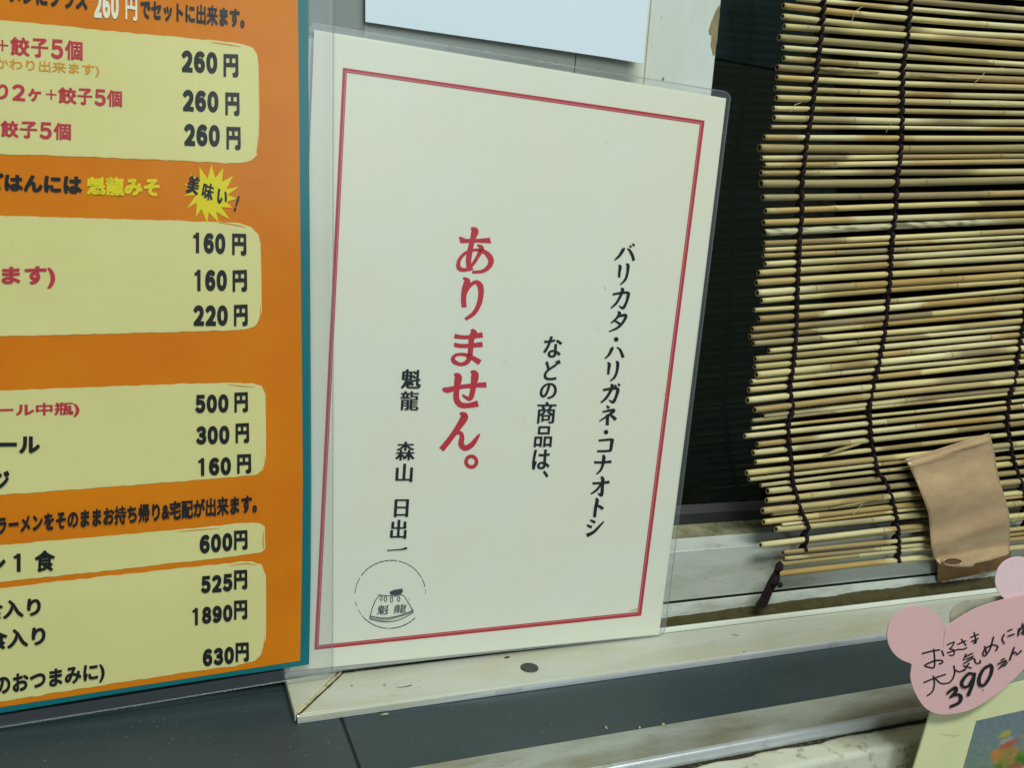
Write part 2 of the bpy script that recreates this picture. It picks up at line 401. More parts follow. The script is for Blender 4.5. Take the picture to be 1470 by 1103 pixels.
# sill plate with a mitred left end
sl = thing('window_sill', 'worn white window sill with mitred corner and dark plug', 'window sill', (0.1, -.017, ZC))
def plate(name, poly, z0, z1, m, parent, bv=.0008):
    k = len(poly); mb = MB()
    mb.add([(x, y, z0) for x, y in poly]+[(x, y, z1) for x, y in poly],
           [tuple(reversed(range(k))), tuple(range(k, 2*k))]+[(i, (i+1) % k, k+(i+1) % k, k+i) for i in range(k)])
    o = mb.build(name, m, parent); bevel(o, bv, 2); return o
plate('sill_plate', [(-.1066, -.0344), (-.0792, -.0004), (XR, -.0004), (XR, -.0330)], ZC+.0002, ZS, M['sill'], sl)
mb = MB(); mb.extrude_x([(-.0327, ZS+.00005), (-.0336, ZS-.0002), (-.0342, ZS-.0012), (-.0343, ZC+.0003)], -.1062, XR); mb.build('front_edge', M['edge_highlight'], sl, True)
plate('corner_return', [(-.1074, -.0335), (-.0815, .0012), (-.0815, .012), (-.1074, .012)], ZC+.0002, ZS+.0003, M['sill'], sl)
mb = MB()                                   # caulk and grime left in the mitre
a = []
for i in range(41):
    t = i/40; x = -.1060+.0262*t; y = -.0318+.0318*t
    w = .0006+.0009*abs(noise.noise(Vector((t*9, 2, 3))))
    a += [(x-w, y+w*.5, ZS+.0004+.0003*noise.noise(Vector((t*20, 0, 0)))), (x+w*.5, y-w, ZS+.0002)]
mb.add(a, [(2*i, 2*i+1, 2*i+3, 2*i+2) for i in range(40)]); mb.build('caulk', M['caulk'], sl)
mb = MB(); a = []
for i in range(61):
    t = i/60; x = -.1062+.0275*t; y = -.0338+.0338*t
    w = .0003+.0010*max(0, noise.noise(Vector((t*7, 5, 3)))+.15)
    a += [(x-w*.2, y+w*.2, ZS+.00035), (x+w, y-w*.6, ZS+.0003)]
mb.add(a, [(2*i, 2*i+1, 2*i+3, 2*i+2) for i in range(60)])
a = []
for i in range(201):                         # dirt along the back of the sill
    x = -.080+.182*i/200
    w = .0002+.0011*max(0, noise.noise(Vector((x*50, 9, 3)))+.4*noise.noise(Vector((x*260, 9, 3)))+(.7 if x < -.060 else (.5 if .02 < x < .075 else -.1)))
    a += [(x, -.0002, ZS+.0008), (x, -.0006-w, ZS+.00025)]
mb.add(a, [(2*i, 2*i+1, 2*i+3, 2*i+2) for i in range(200)])
mb.build('grime_line', M['grime_and_shade'], sl)
pc = at_z(760, 960, ZS); mb = MB(); k = 28
rr = [(.0046, .0002), (.0046, .0006), (.0038, .0009), (.0030, .0006), (0.0004, .0005)]
mb.add([(pc.x+r*math.cos(2*math.pi*j/k), pc.y+r*math.sin(2*math.pi*j/k), ZS+h) for r, h in rr for j in range(k)],
       [(i*k+j, i*k+(j+1) % k, (i+1)*k+(j+1) % k, (i+1)*k+j) for i in range(len(rr)-1) for j in range(k)]+[tuple(range((len(rr)-1)*k, len(rr)*k))])
mb.build('hole_plug', M['plug'], sl, True)
mb = MB(); mb.tube([at_z(x, y, ZS+.0001) for x, y in ((569, 987.5), (580, 987), (587, 985.5), (592, 984))], [.0001, .00018, .0003, .0001], 5); mb.build('scratch', M['grime_and_shade'], sl)
for x, y, r in ((505, 985.5, .0006), (602, 978, .0003), (728, 945, .0016), (1068, 936, .0006), (640, 1000, .0003), (976, 907, .0009), (1180, 905, .0004)):  # dirt specks; the widest one paints in a small notch's shadow
    p = at_z(x, y, ZS); mb = MB(); mb.tube([p+Vector((-r, 0, .00008)), p+Vector((0, 0, .00014)), p+Vector((r, r*.2, .00008))], [r*.2, r*.45, r*.2], 6); mb.build('dark_speck', M['grime_and_shade'], sl)

# white painted post behind the notices
pt = thing('window_post', 'white painted metal window post behind the notices, chipped at its right edge', 'post', (0, .02, ZS))
ZT = .40
mb = MB(); mb.box((-.1074, .0, ZS+.0004), (.0207, .034, ZT)); mb.build('left_panel', M['white_metal'], pt)
mb = MB(); mb.box((.0212, .0, ZS+.0004), (.0590, .034, ZT)); mb.build('right_panel', M['white_metal'], pt)
mb = MB(); mb.box((.0207, .0012, ZS+.0004), (.0212, .034, ZT)); mb.build('seam', M['joint'], pt)
mb = MB(); mb.box((.0590, -.0010, ZS+.0004), (.0616, .034, ZT)); o = mb.build('ridge', M['white_metal'], pt); bevel(o, .0006, 2)
mb = MB(); mb.box((.0616, .0004, ZS+.0004), (.1000, .034, ZT)); o = mb.build('edge_panel', M['post_right'], pt); bevel(o, .0008, 2)
pr = Print(flat(.0004), 1.0e-4)
s8 = (.1905, 860, 0)
pp = [(905, 35), (893, 55), (880, 78), (862, 120), (842, 170), (824, 232), (832, 262), (845, 262), (846, 300), (838, 338), (848, 372), (857, 416), (868, 418), (876, 395), (882, 345), (890, 300), (896, 220), (906, 130), (910, 60)]
pr.poly([(x*.1905+860, y*.1905) for x, y in pp]); pr.build('chipped_patch', M['peel'], pt)
pr = Print(flat(.0004), 1.6e-4)
for cx, cy, r in ((480, 597, 9), (487, 585, 6), (470, 130, 4), (730, 60, 3)):
    pr.poly([(.1905*(cx+r*.6*math.cos(t))+860, .1905*(cy+r*math.sin(t))) for t in [k*.7 for k in range(9)]])
    pr.build('dark_speck', M['grime_and_shade'], pt)

# dark wall left of the post, hidden by the menu
mb = MB(); mb.box((XL, .045, ZC+.0005), (-.109, .06, ZT)); o = mb.build('wall', M['counter']); setp(o, 'dark grey wall behind the orange menu', 'wall')

# track and sliding sash right of the post
tk = thing('window_track', 'white lower window track with brown dirt in its groove', 'window track', (.3, .005, ZS))
mb = MB(); mb.extrude_x([(-.0010, ZS+.0002), (-.0010, ZS+.0026), (-.0006, ZS+.0030), (.0005, ZS+.0030), (.0008, ZS+.0025), (.0008, ZS+.0012)], .0995, XR); mb.build('front_lip', M['white_metal'], tk, True)
mb = MB(); a = []
for i in range(161):
    x = .1002+(XR-.1002)*i/160
    for j in range(7):
        y = .0011+.0107*j/6
        a.append((x, y, ZS+.0016+.0004*noise.noise(Vector((x*90, y*300, 2)))+(.0012+.0030*min(1, max(0, (x-.1)/.18)))*(j/6)**3*(1+.25*noise.noise(Vector((x*40, 1, 1)))+.15*noise.noise(Vector((x*400, 4, 1))))))
mb.add(a, [(i*7+j, i*7+j+1, (i+1)*7+j+1, (i+1)*7+j) for i in range(160) for j in range(6)]); mb.build('groove_dirt', M['dirt'], tk, True)
mb = MB(); mb.extrude_x([(.0119, ZS+.001), (.0119, ZS+.0108), (.0121, ZS+.0111), (.0128, ZS+.0111), (.0128, ZS+.006)], .1002, XR); mb.build('rear_rail', M['strip'], tk, True)
mb = MB(); mb.extrude_x([(.0128, ZS+.0085), (.0145, ZS+.0085), (.0145, ZS+.0140)], .1002, XR); mb.build('gap', M['joint'], tk)

ws = thing('sliding_window', 'weathered aluminium sliding window sash with dark glass', 'window', (.3, .02, ZS+.012))
mb = MB(); mb.extrude_x([(.0146, ZS+.0118), (.0141, ZS+.0120), (.0141, ZS+.0415), (.0144, ZS+.0423), (.0150, ZS+.0428), (.0240, ZS+.0467)], .1002, XR); mb.build('bottom_rail', M['sash'], ws)
mb = MB(); mb.extrude_x([(.0142, ZS+.0419), (.0143, ZS+.0424), (.0148, ZS+.0428)], .1002, XR); o = mb.build('rail_highlight', M['edge_highlight'], ws, True); o.location.y -= .00015  # bright strip put in as the highlight along the rail
mb = MB(); a = []
for i in range(161):
    x = .1002+(XR-.1002)*i/160
    for j in range(6):
        t = j/5; a.append((x, .0240+.0120*t, ZS+.0467+.0040*t+.0005*noise.noise(Vector((x*120, t*3, 2)))*(1 if 0 < j < 5 else 0)))
mb.add(a, [(i*6+j, i*6+j+1, (i+1)*6+j+1, (i+1)*6+j) for i in range(160) for j in range(5)]); mb.build('dirty_bead', M['dirty_ledge'], ws, True)
mb = MB(); mb.box((.1002, .0360, ZS+.040), (XR, .040, ZS+.0570)); mb.build('gasket', M['gasket'], ws)
mb = MB(); mb.box((.1002, .0364, ZS+.0572), (XR, .040, ZS+.0632)); mb.build('grey_strip', M['strip_grey'], ws)  # plain grey strip along the foot of the pane
mb = MB(); mb.box((.1002, .0370, ZS+.0634), (XR, .0372, ZT)); mb.build('pane', M['glass'], ws)
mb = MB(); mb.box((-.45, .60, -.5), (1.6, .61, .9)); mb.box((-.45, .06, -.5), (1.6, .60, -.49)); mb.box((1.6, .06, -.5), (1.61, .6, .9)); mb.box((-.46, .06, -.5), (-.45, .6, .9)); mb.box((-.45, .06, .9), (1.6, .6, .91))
o = mb.build('room', M['room_dark']); setp(o, 'interior painted near black as if unlit, seen through the dark window glass', 'room', kind='structure')
p0 = at_y(1022, 82, flat(.07)); p1 = at_y(1240, 106, flat(.07))  # added panel, stands in for a pale patch mirrored in the glass
mb = MB(); mb.box((p0.x-.03, .07, p0.z), (p1.x, .076, .42)); o = mb.build('reflection_panel', M['reflection_grey']); setp(o, 'added grey panel behind the glass beside the post, standing in for a reflection', 'panel')

# ------------------------------------------------------------------ helper: laminating film with a milky margin and a rim
def laminate(outer_px, inner_px, yf, off, parent, name='laminate', corner=10, margin='film_edge'):
    """outer/inner: four px corners (tl, tr, br, bl). The margin is a welded, slightly milky ring, the middle is clear."""
    grid_sheet(name, inner_px, yf, off, M['film'], parent)
    O = rounded(outer_px, corner, 7)
    k = len(O)//4; mb = MB(); yo = off
    def P(q): p = at_y(q[0], q[1], yf); return p-Vector((0, yo, 0))
    # ring: for each outline point the nearest spot of the inner edge
    def inner_for(i):
        c = i//k; j = i % k; n_ = 8
        return inner_px[c]
    ring_o = []; ring_i = []
    for c in range(4):
        for j in range(k): ring_o.append(O[c*k+j]); ring_i.append(inner_px[c])
        a, b = O[c*k+k-1], O[((c+1) % 4)*k]; ia, ib = inner_px[c], inner_px[(c+1) % 4]
        for t in [q/24 for q in range(1, 24)]:
            ring_o.append((a[0]+(b[0]-a[0])*t, a[1]+(b[1]-a[1])*t)); ring_i.append((ia[0]+(ib[0]-ia[0])*t, ia[1]+(ib[1]-ia[1])*t))
    n_ = len(ring_o)
    mb.add([P(q) for q in ring_o]+[P(q) for q in ring_i], [(i, (i+1) % n_, n_+(i+1) % n_, n_+i) for i in range(n_)])
    mb.build('laminate_margin', M[margin], parent)
    mb = MB(); cx = sum(q[0] for q in outer_px)/4; cy = sum(q[1] for q in outer_px)/4
    pts = [P(q) for q in ring_o]; pts.append(pts[0])
    for i in range(n_):
        pass
    mb.tube(pts, .00035, 6, cap=False); mb.build('laminate_rim', M['film_rim'], parent, True)

# ------------------------------------------------------------------ the blank paper and the grey sheet above the notice
pf = lambda x, z: -.0045-.0025*max(0, min(1, (x+.08)/.14))
wp = thing('paper_sheet', 'blank white sheet of paper hanging above the red framed notice', 'paper', tuple(at_y(724, 60, pf)))
grid_sheet('sheet', [(524, -70), (528, -70), (937, -70), (923, 91), (870, 82), (800, 71.5), (700, 57), (600, 42.5), (524.5, 31)], pf, 0, M['blank_paper'], wp, .01, .0002)
gf = flat(-.0008)
o = grid_sheet('plastic_sheet', [(405, -70), (527, -70), (522.5, 58), (452, 48), (405, 41)], gf, 0, M['grey_plastic'], None, .02, .0006)
setp(o, 'grey plastic sheet between the orange menu and the blank white paper', 'plastic sheet')

# ------------------------------------------------------------------ the notice
nf = lambda x, z: -.0030-.0012*(1-(z/.16)**2)
nt_ = thing('notice', 'cream laminated notice with thin red frame and vertical red and black writing', 'notice', tuple(at_y(700, 930, nf)))
paper_px = [(451, 42.5), (1042, 141), (945.5, 911.5), (415, 964)]
grid_sheet('paper', paper_px, nf, 0, M['paper'], nt_, .01, .0003)
pn = Print(nf, 4.2e-4)
fr = [(492, 97), (1011, 173), (920, 884), (451, 933)]
def frame_ring(pn, q, w0, w1, mi):
    cx = sum(p[0] for p in q)/4; cy = sum(p[1] for p in q)/4
    def ins(d):
        # shift each side inwards by d px
        res = []
        n_ = 4; lines = []
        for i in range(4):
            a, b = Vector(q[i]), Vector(q[(i+1) % 4]); t = (b-a).normalized(); nrm = Vector((-t.y, t.x))
            lines.append((a+nrm*d, t))
        for i in range(4):
            (p, t), (p2, t2) = lines[i-1], lines[i]
            den = t.x*t2.y-t.y*t2.x; s = ((p2.x-p.x)*t2.y-(p2.y-p.y)*t2.x)/den
            res.append(tuple(p+t*s))
        return res
    A, B = ins(w0), ins(w1); K = 24; pv = []
    for i in range(4):
        for k in range(K):
            t = k/K
            for Q in (A, B): pv.append((Q[i][0]+(Q[(i+1) % 4][0]-Q[i][0])*t, Q[i][1]+(Q[(i+1) % 4][1]-Q[i][1])*t))
    n_ = 4*K
    pn.mesh(pv, [(2*i, 2*i+1, 2*((i+1) % n_)+1, 2*((i+1) % n_)) for i in range(n_)], mi)
frame_ring(pn, fr, 0, 3.8, 0); frame_ring(pn, fr, 3.8, 4.6, 1); frame_ring(pn, fr, 4.6, 6.0, 0)
pn.build('frame_line', [M['frame_red'], M['frame_pink']], nt_)

pn = Print(nf, 4.2e-4)
A1 = (.1722, 600, 310); A2 = (.1813, 600, 490)
S = lambda pts, c: pn.stroke(pts, crop=c, step=2.0, cap=False)
pn.poly([(600+.1722*x, 310+.1722*y) for x, y in [(338, 174), (358, 172), (395, 190), (500, 190), (597, 180), (609, 228), (500, 222), (352, 227)]])
S([(440, 100, 16), (472, 125, 62), (455, 190, 44), (438, 260, 44), (424, 330, 48), (420, 400, 44), (440, 455, 44)], A1)
S([(490, 240, 12), (528, 268, 42), (498, 335, 32), (452, 405, 28), (405, 445, 30), (352, 444, 38), (334, 412, 36), (345, 362, 30), (385, 315, 26), (435, 290, 24), (500, 284, 26), (560, 304, 38), (598, 345, 48), (606, 388, 46), (580, 432, 38), (530, 462, 30), (450, 469, 24)], A1)
S([(374, 515, 12), (408, 545, 54), (386, 615, 48), (378, 700, 44), (384, 762, 42)], A1)
S([(392, 668, 8), (425, 592, 26), (475, 552, 34), (515, 580, 50), (523, 650, 46), (505, 738, 42), (462, 812, 36), (392, 862, 26)], A1)
S([(302, 1000, 40), (345, 1008, 34), (420, 1010, 34), (537, 990, 46)], A1)
S([(284, 25, 34), (330, 35, 34), (400, 35, 34), (510, 24, 42)], A2)
S([(424-0, -97, 18), (440, -62, 60), (422, -20, 46), (415, 60, 42), (408, 115, 42), (388, 162, 38), (340, 182, 30), (290, 165, 36), (275, 135, 32), (305, 106, 24), (370, 106, 28), (425, 128, 36), (490, 168, 46)], A2)
S([(195, 372, 22), (228, 386, 46), (320, 364, 36), (430, 350, 36), (540, 344, 44)], A2)
S([(286, 258, 18), (316, 285, 60), (305, 370, 46), (303, 455, 48), (335, 502, 46), (400, 508, 42), (474, 492, 50)], A2)
S([(418, 235, 18), (448, 265, 62), (438, 345, 46), (424, 425, 42), (402, 455, 34), (348, 424, 16)], A2)
S([(330, 568, 18), (366, 598, 60), (305, 698, 46), (243, 785, 44), (183, 858, 46)], A2)
S([(268, 750, 14), (325, 722, 30), (346, 755, 38), (340, 815, 46), (372, 846, 44), (420, 822, 42), (458, 775, 32), (486, 734, 14)], A2)
K = 40; cxy = [(420+56*math.cos(2*math.pi*j/K), 953+57*math.sin(2*math.pi*j/K)) for j in range(K)]+[(420+27*math.cos(2*math.pi*j/K), 953+28*math.sin(2*math.pi*j/K)) for j in range(K)]
pn.mesh([(600+.1813*x, 490+.1813*y) for x, y in cxy], [(j, (j+1) % K, K+(j+1) % K, K+j) for j in range(K)])
pn.build('red_lettering', M['red_ink'], nt_)

pn = Print(nf, 4.2e-4)
def glyph_box(pn, ch, crop, box, sv, sh, an=(.030, .004), off=.0):
    sc, ox, oy = crop; x0, y0, x1, y1 = box; w_, h_ = x1-x0, y1-y0
    det = 1-abs(sv)*abs(sh); w = (w_-abs(sv)*h_)/det; h = (h_-abs(sh)*w_)/det
    cx, cy = (x0+x1)/2, (y0+y1)/2
    q = []
    for a, b in ((-1, -1), (1, -1), (1, 1), (-1, 1)):
        q.append((ox+sc*(cx+a*w/2+b*sv*h/2), oy+sc*(cy+b*h/2+a*sh*w/2)))
    pn.text(ch, q, off, 0, an)
C3 = (.1993, 820, 340); C4 = (.2087, 820, 550); C5 = (.2083, 740, 470); C6 = (.1361, 540, 510); C7 = (.1631, 540, 620)
B = pn.stroke
# katakana, drawn stroke by stroke
for pts in ([(385, 80, 6), (372, 92, 24), (345, 135, 20), (310, 168, 10)], [(400, 82, 6), (420, 100, 20), (440, 140, 22), (447, 172, 22)], [(418, 62, 12), (430, 76, 18)], [(438, 48, 12), (452, 66, 18)],
            [(338, 202, 10), (350, 215, 24), (345, 250, 20), (342, 292, 18)], [(392, 195, 10), (406, 205, 24), (402, 260, 20), (385, 310, 18), (348, 346, 8)],
            [(296, 415, 16), (350, 405, 18), (405, 402, 20), (408, 420, 24), (395, 470, 20), (370, 512, 22), (340, 495, 6)], [(355, 370, 10), (368, 382, 26), (350, 430, 20), (320, 480, 18), (282, 514, 10)],
            [(332, 538, 8), (346, 550, 24), (325, 585, 18), (283, 622, 10)], [(330, 575, 16), (390, 565, 22), (372, 612, 20), (330, 655, 18), (268, 683, 8)], [(312, 605, 14), (340, 622, 18), (355, 640, 16)],
            [(300, 792, 8), (290, 808, 24), (268, 850, 18), (238, 878, 8)], [(325, 795, 8), (350, 815, 18), (372, 870, 24)],
            [(258, 905, 10), (272, 918, 24), (267, 955, 20), (264, 992, 18)], [(318, 898, 10), (332, 908, 24), (328, 960, 20), (310, 1010, 18), (276, 1040, 8)]):
    B(pts, crop=C3, step=1.6, cap=False)
K = 16
for (cx, cy, r, c) in ((321, 738, 17, C3), (237, 337, 16, C4)):
    pn.poly([(c[1]+c[0]*(cx+r*math.cos(2*math.pi*j/K)), c[2]+c[0]*(cy+r*math.sin(2*math.pi*j/K))) for j in range(K)])
pass
for pts in ([(215, 48, 16), (260, 40, 18), (308, 36, 20), (318, 50, 24), (305, 95, 20), (285, 130, 22), (256, 115, 6)], [(268, 8, 10), (280, 20, 24), (262, 65, 20), (235, 105, 18), (200, 135, 10)], [(295, 12, 12), (308, 26, 16)], [(318, 4, 12), (333, 18, 16)],
            [(240, 155, 10), (258, 172, 22)], [(212, 198, 12), (290, 185, 20), (262, 215, 18), (190, 262, 8)], [(248, 215, 22), (245, 290, 22)], [(258, 215, 12), (285, 232, 20), (304, 252, 26)],
            [(185, 395, 14), (275, 388, 18), (278, 400, 24), (268, 465, 20)], [(175, 468, 14), (225, 468, 16), (272, 464, 16)],
            [(155, 545, 18), (215, 545, 16), (274, 540, 20)], [(212, 495, 10), (222, 508, 24), (215, 560, 20), (198, 600, 16), (170, 627, 8)],
            [(143, 690, 16), (200, 687, 16), (260, 680, 20)], [(200, 645, 10), (214, 658, 24), (212, 710, 22), (205, 770, 22), (180, 755, 6)], [(205, 690, 14), (172, 735, 16), (132, 762, 10)],
            [(165, 793, 12), (176, 806, 24), (165, 860, 22), (158, 922, 22)], [(172, 838, 12), (195, 850, 20), (217, 865, 22)],
            [(128, 940, 10), (145, 950, 18), (163, 958, 18)], [(105, 975, 10), (122, 985, 18), (140, 990, 18)], [(104, 1048, 26), (150, 1025, 20), (190, 985, 16), (222, 950, 8)]):
    B(pts, crop=C4, step=1.6, cap=False)
pn.build('black_lettering', M['notice_ink'], nt_)
for ch, box in (('な', (183, 58, 325, 210)), ('ど', (188, 222, 312, 365)), ('の', (160, 380, 288, 495)), ('商', (137, 512, 283, 662)), ('品', (122, 680, 258, 825)), ('は', (108, 840, 243, 980)), ('、', (182, 985, 228, 1035))):
    glyph_box(pn, ch, C5, box, -.09, -.005 if ch in '商品' else -.02, (.030, .012), .008)
pn.build('black_lettering', M['notice_ink'], nt_)
glyph_box(pn, '魁', C6, (255, 145, 478, 355), -.06, .02, (.042, .012), .004); glyph_box(pn, '龍', C6, (245, 375, 455, 582), -.06, .02, (.036, .004), .002)
pn.build('black_lettering', M['notice_ink'], nt_)
for ch, box in (('森', (165, 85, 345, 250)), ('山', (165, 278, 325, 442)), ('日', (152, 592, 288, 750)), ('出', (118, 772, 272, 942))):
    glyph_box(pn, ch, C7, box, -.06, -.01, (.045, .006), .002)
B([(95, 1043, 10), (180, 1037, 9), (240, 1030, 14), (258, 1022, 20), (270, 1032, 8)], crop=C7, step=2, cap=False)
pn.build('black_lettering', M['notice_ink'], nt_)

# round stamp: ring, cloth with a hatched hem, the two characters
pn = Print(nf, 4.2e-4); C8 = (.1178, 490, 790)
def arc(t0, t1, w):
    n_ = max(4, int(abs(t1-t0)/4)); pts = []
    for i in range(n_+1):
        t = math.radians(t0+(t1-t0)*i/n_)
        x, y = 432*math.cos(t), 412*math.sin(t); r_ = math.radians(-18)
        pts.append((594+x*math.cos(r_)-y*math.sin(r_), 538+x*math.sin(r_)+y*math.cos(r_), w*(.5+.6*abs(math.sin(i*1.7)))))
    pn.stroke(pts, crop=C8, step=2, cap=False)
for a0, a1, w in ((-160, -132, 8), (-128, -62, 11), (-60, -10, 9), (-8, 6, 9), (10, 18, 5), (62, 110, 11), (112, 160, 10), (162, 172, 6), (178, 186, 8)): arc(a0, a1, w)
for pts in ([(460, 540, 6), (400, 640, 10), (365, 740, 9), (343, 835, 12)], [(800, 620, 9), (838, 680, 10), (872, 745, 12)],
            [(350, 802, 8), (520, 825, 8), (700, 800, 8), (862, 735, 8)], [(345, 840, 8), (530, 873, 10), (720, 842, 8), (878, 755, 8)],
            [(450, 545, 8), (540, 552, 8), (640, 560, 8), (740, 545, 8), (800, 615, 8)]):
    pn.stroke(pts, crop=C8, step=2, cap=False)
for i in range(30):
    t = i/29
    x = 355+505*t; y0 = 802+23*math.sin(min(1, t/.33)*math.pi/2)-88*max(0, (t-.33)/.67)**1.3
    pn.stroke([(x, y0, 7), (x+10, y0+42-t*18, 7)], crop=C8, step=3, cap=False, seg=False)
for x, y in ((482, 580), (535, 592), (610, 602), (695, 592)):
    n_ = 14; pn.stroke([(x+15*math.cos(2*math.pi*j/n_), y+30*math.sin(2*math.pi*j/n_), 8) for j in range(n_+1)], crop=C8, step=3, cap=False)
pn.poly([(490+.1178*x, 790+.1178*y) for x, y in ((585, 505), (640, 482), (740, 466), (748, 500), (725, 530), (660, 545), (600, 545))])
glyph_box(pn, '魁', C8, (425, 665, 590, 782), -.25, -.02, (.012, .0), .0); glyph_box(pn, '龍', C8, (628, 655, 800, 765), -.2, -.05, (.01, .0), .0)
pn.build('round_stamp', M['stamp_ink'], nt_)
pn = Print(nf, 4.0e-4)
for pts in ([(903, 877, 1), (912, 875.5, 4), (919, 874, 2)], [(868, 412, 1.5), (869, 414, 1.5)], [(858, 470, 1.4), (858.5, 471.5, 1.4)]):
    pn.stroke(pts, step=2); pn.build('smudge', M['smudge'], nt_)
laminate([(443, 32), (1048, 133), (953, 911), (407, 968)], [(452, 44), (1041.5, 141.5), (945, 909.5), (416, 962)], nf, 7.5e-4, nt_, corner=11)

# ------------------------------------------------------------------ the menu
ZM = .02
mf = lambda x, z: -.0062-.0020*(1-((z-ZM)/.17)**2)
mn = thing('menu_board', 'laminated orange menu with teal border and cream price panels', 'menu', tuple(at_y(200, 1000, mf)))
teal_px = [(-160, -90), (441.5, -90), (442.5, 100), (444.7, 340), (446.6, 600), (447, 700), (446, 830), (443.6, 954.5), (300, 975.5), (150, 999), (0, 1024), (-160, 1051)]
grid_sheet('border_sheet', teal_px, mf, 0, M['teal'], mn, .006, .0003)
orange_px = [(-152, -90), (426.5, -90), (427.5, 10), (430.5, 300), (433, 520), (434.5, 690), (433, 820), (430.6, 948.5), (300, 969), (150, 992), (0, 1015.5), (-152, 1040)]
grid_sheet('orange_ground', orange_px, mf, 4.5e-4, M['orange'], mn, .006)
K1 = (.3265, 0, 0); K2 = (.3265, 0, 340); K3 = (.3744, 0, 690)
def cv(c, pts): return [(c[1]+c[0]*x, c[2]+c[0]*y) for x, y in pts]
panels = [
    [(-130, 15)]+cv(K1, [(0, 88), (250, 112), (520, 140), (800, 165), (1000, 184), (1070, 194), (1110, 210), (1130, 240), (1136, 290), (1139, 480), (1136, 640), (1128, 685), (1105, 706), (1060, 716), (990, 717), (700, 702), (350, 688), (0, 678)])+[(-130, 218)],
    [(-130, 305)]+cv(K1, [(0, 948), (500, 962), (900, 974), (1050, 980), (1105, 1000), (1135, 1030)])+cv(K2, [(1145, 30), (1148, 150), (1150, 330), (1142, 366), (1118, 396), (1075, 408), (950, 413), (500, 425), (200, 432), (0, 436)])+[(-130, 484)],
    [(-130, 566)]+cv(K2, [(0, 676), (300, 664), (700, 649), (1050, 641), (1110, 643), (1150, 656), (1166, 690), (1169, 850), (1168, 985), (1158, 1022), (1128, 1045), (1000, 1058), (750, 1078), (500, 1098), (250, 1116), (0, 1134)])+[(-130, 722)],
    [(-130, 795)]+cv(K3, [(0, 247), (400, 212), (700, 186), (930, 162), (995, 162), (1015, 175), (1016, 262), (1000, 274), (900, 289), (650, 318), (400, 346), (0, 388)])+[(-130, 847)],
    [(-130, 855)]+cv(K3, [(0, 412), (400, 366), (700, 335), (900, 314), (965, 308), (1003, 322), (1019, 365), (1020, 500), (1018, 610), (1006, 658), (978, 690), (900, 710), (700, 737), (450, 775), (200, 815), (0, 848)])+[(-130, 1028)],
]
for i, p in enumerate(panels):
    grid_sheet('price_panel', ragged(p, 1.1, 5, i*3.1), mf, 6.0e-4, M['cream'], mn, .006)
pm = Print(mf, 7.0e-4)           # brush bristle marks at the panels' right corners
for c, pts in ((K1, [(930, 186, 2), (1000, 196, 4), (1060, 206, 1)]), (K1, [(1134, 600, 2), (1132, 650, 5), (1124, 680, 1)]), (K1, [(960, 978, 2), (1040, 990, 4), (1080, 1000, 1)]), (K2, [(1144, 300, 1), (1144, 350, 4), (1130, 380, 1)]), (K2, [(1000, 648, 1), (1060, 656, 4), (1120, 660, 1)]), (K2, [(1164, 960, 1), (1164, 1000, 4), (1150, 1025, 1)]), (K3, [(680, 196, 1), (760, 188, 3), (840, 183, 1)]), (K3, [(1010, 190, 1), (1008, 240, 4), (1012, 262, 1)]), (K3, [(880, 325, 1), (940, 318, 3), (985, 322, 1)]), (K3, [(1014, 600, 1), (1010, 640, 4), (1000, 660, 1)])):
    pm.stroke(pts, crop=c, step=3, cap=False)
    pm.build('brush_mark', M['orange'], mn)
# starburst
pm = Print(mf, 6.2e-4); KB = (.10884, 200, 230)
tips = [(950, 55), (1105, 105), (1235, 205), (1315, 350), (1285, 505), (1225, 625), (1195, 785), (1050, 830), (895, 830), (745, 755), (625, 640), (580, 470), (580, 310), (660, 165), (790, 85)]
inn = [(1000, 235), (1090, 285), (1150, 380), (1165, 455), (1150, 550), (1075, 620), (970, 655), (880, 650), (800, 600), (760, 530), (750, 460), (740, 400), (760, 330), (800, 280), (900, 245)]
cxb, cyb = 950, 440; pv = [(cxb, cyb)]
for t, n_ in zip(tips, inn): pv += [t, n_]
pm.mesh(cv(KB, pv), [(0, i, i+1) for i in range(1, len(pv)-1)]+[(0, len(pv)-1, 1)])
pm.build('starburst', M['yellow_ink'], mn)

INK, RED, ORG, YEL, WHT = range(5)
INKS = ('ink', 'red_ink', 'orange_ink', 'yellow_ink', 'white_ink')
P_ = {k: Print(mf, 7.4e-4) for k in range(5)}
def run(c, body, x0, x1, tl, bl, tr, br, ink=INK, off=.02, lean=0, part=True):
    q = cv(c, [(x0+lean, tl), (x1+lean, tr), (x1, br), (x0, bl)]); P_[ink].text(body, q, off, 0)
    if part: P_[ink].build('lettering', M[INKS[ink]], mn)
def digits(c, num, x0, x1, tl, bl, tr, br, off, ink=0):
    n = len(num)
    for i, ch in enumerate(num):
        a, b = (i+.05)/n, (i+.95)/n
        L_ = lambda u, p, q: p+(q-p)*u
        if ch == '1':
            a, b = (i+.14)/n, (i+.66)/n
            P_[INK].poly(cv(c, [(L_(a+(b-a)*u, x0, x1), L_(v, L_(a, tl, tr), L_(a, bl, br))) for u, v in ((0, .27), (0, .13), (.3, .11), (.5, 0), (1, 0), (1, 1), (.45, 1), (.45, .27))])); continue
        P_[ink].text(chr(0xFF10+int(ch)), cv(c, [(L_(a, x0, x1), L_(a, tl, tr)), (L_(b, x0, x1), L_(b, tl, tr)), (L_(b, x0, x1), L_(b, bl, br)), (L_(a, x0, x1), L_(a, bl, br))]), off)
run(K1, 'でセットに出来ます。', 617, 1075, -6, 84, 38, 125, INK, .05)
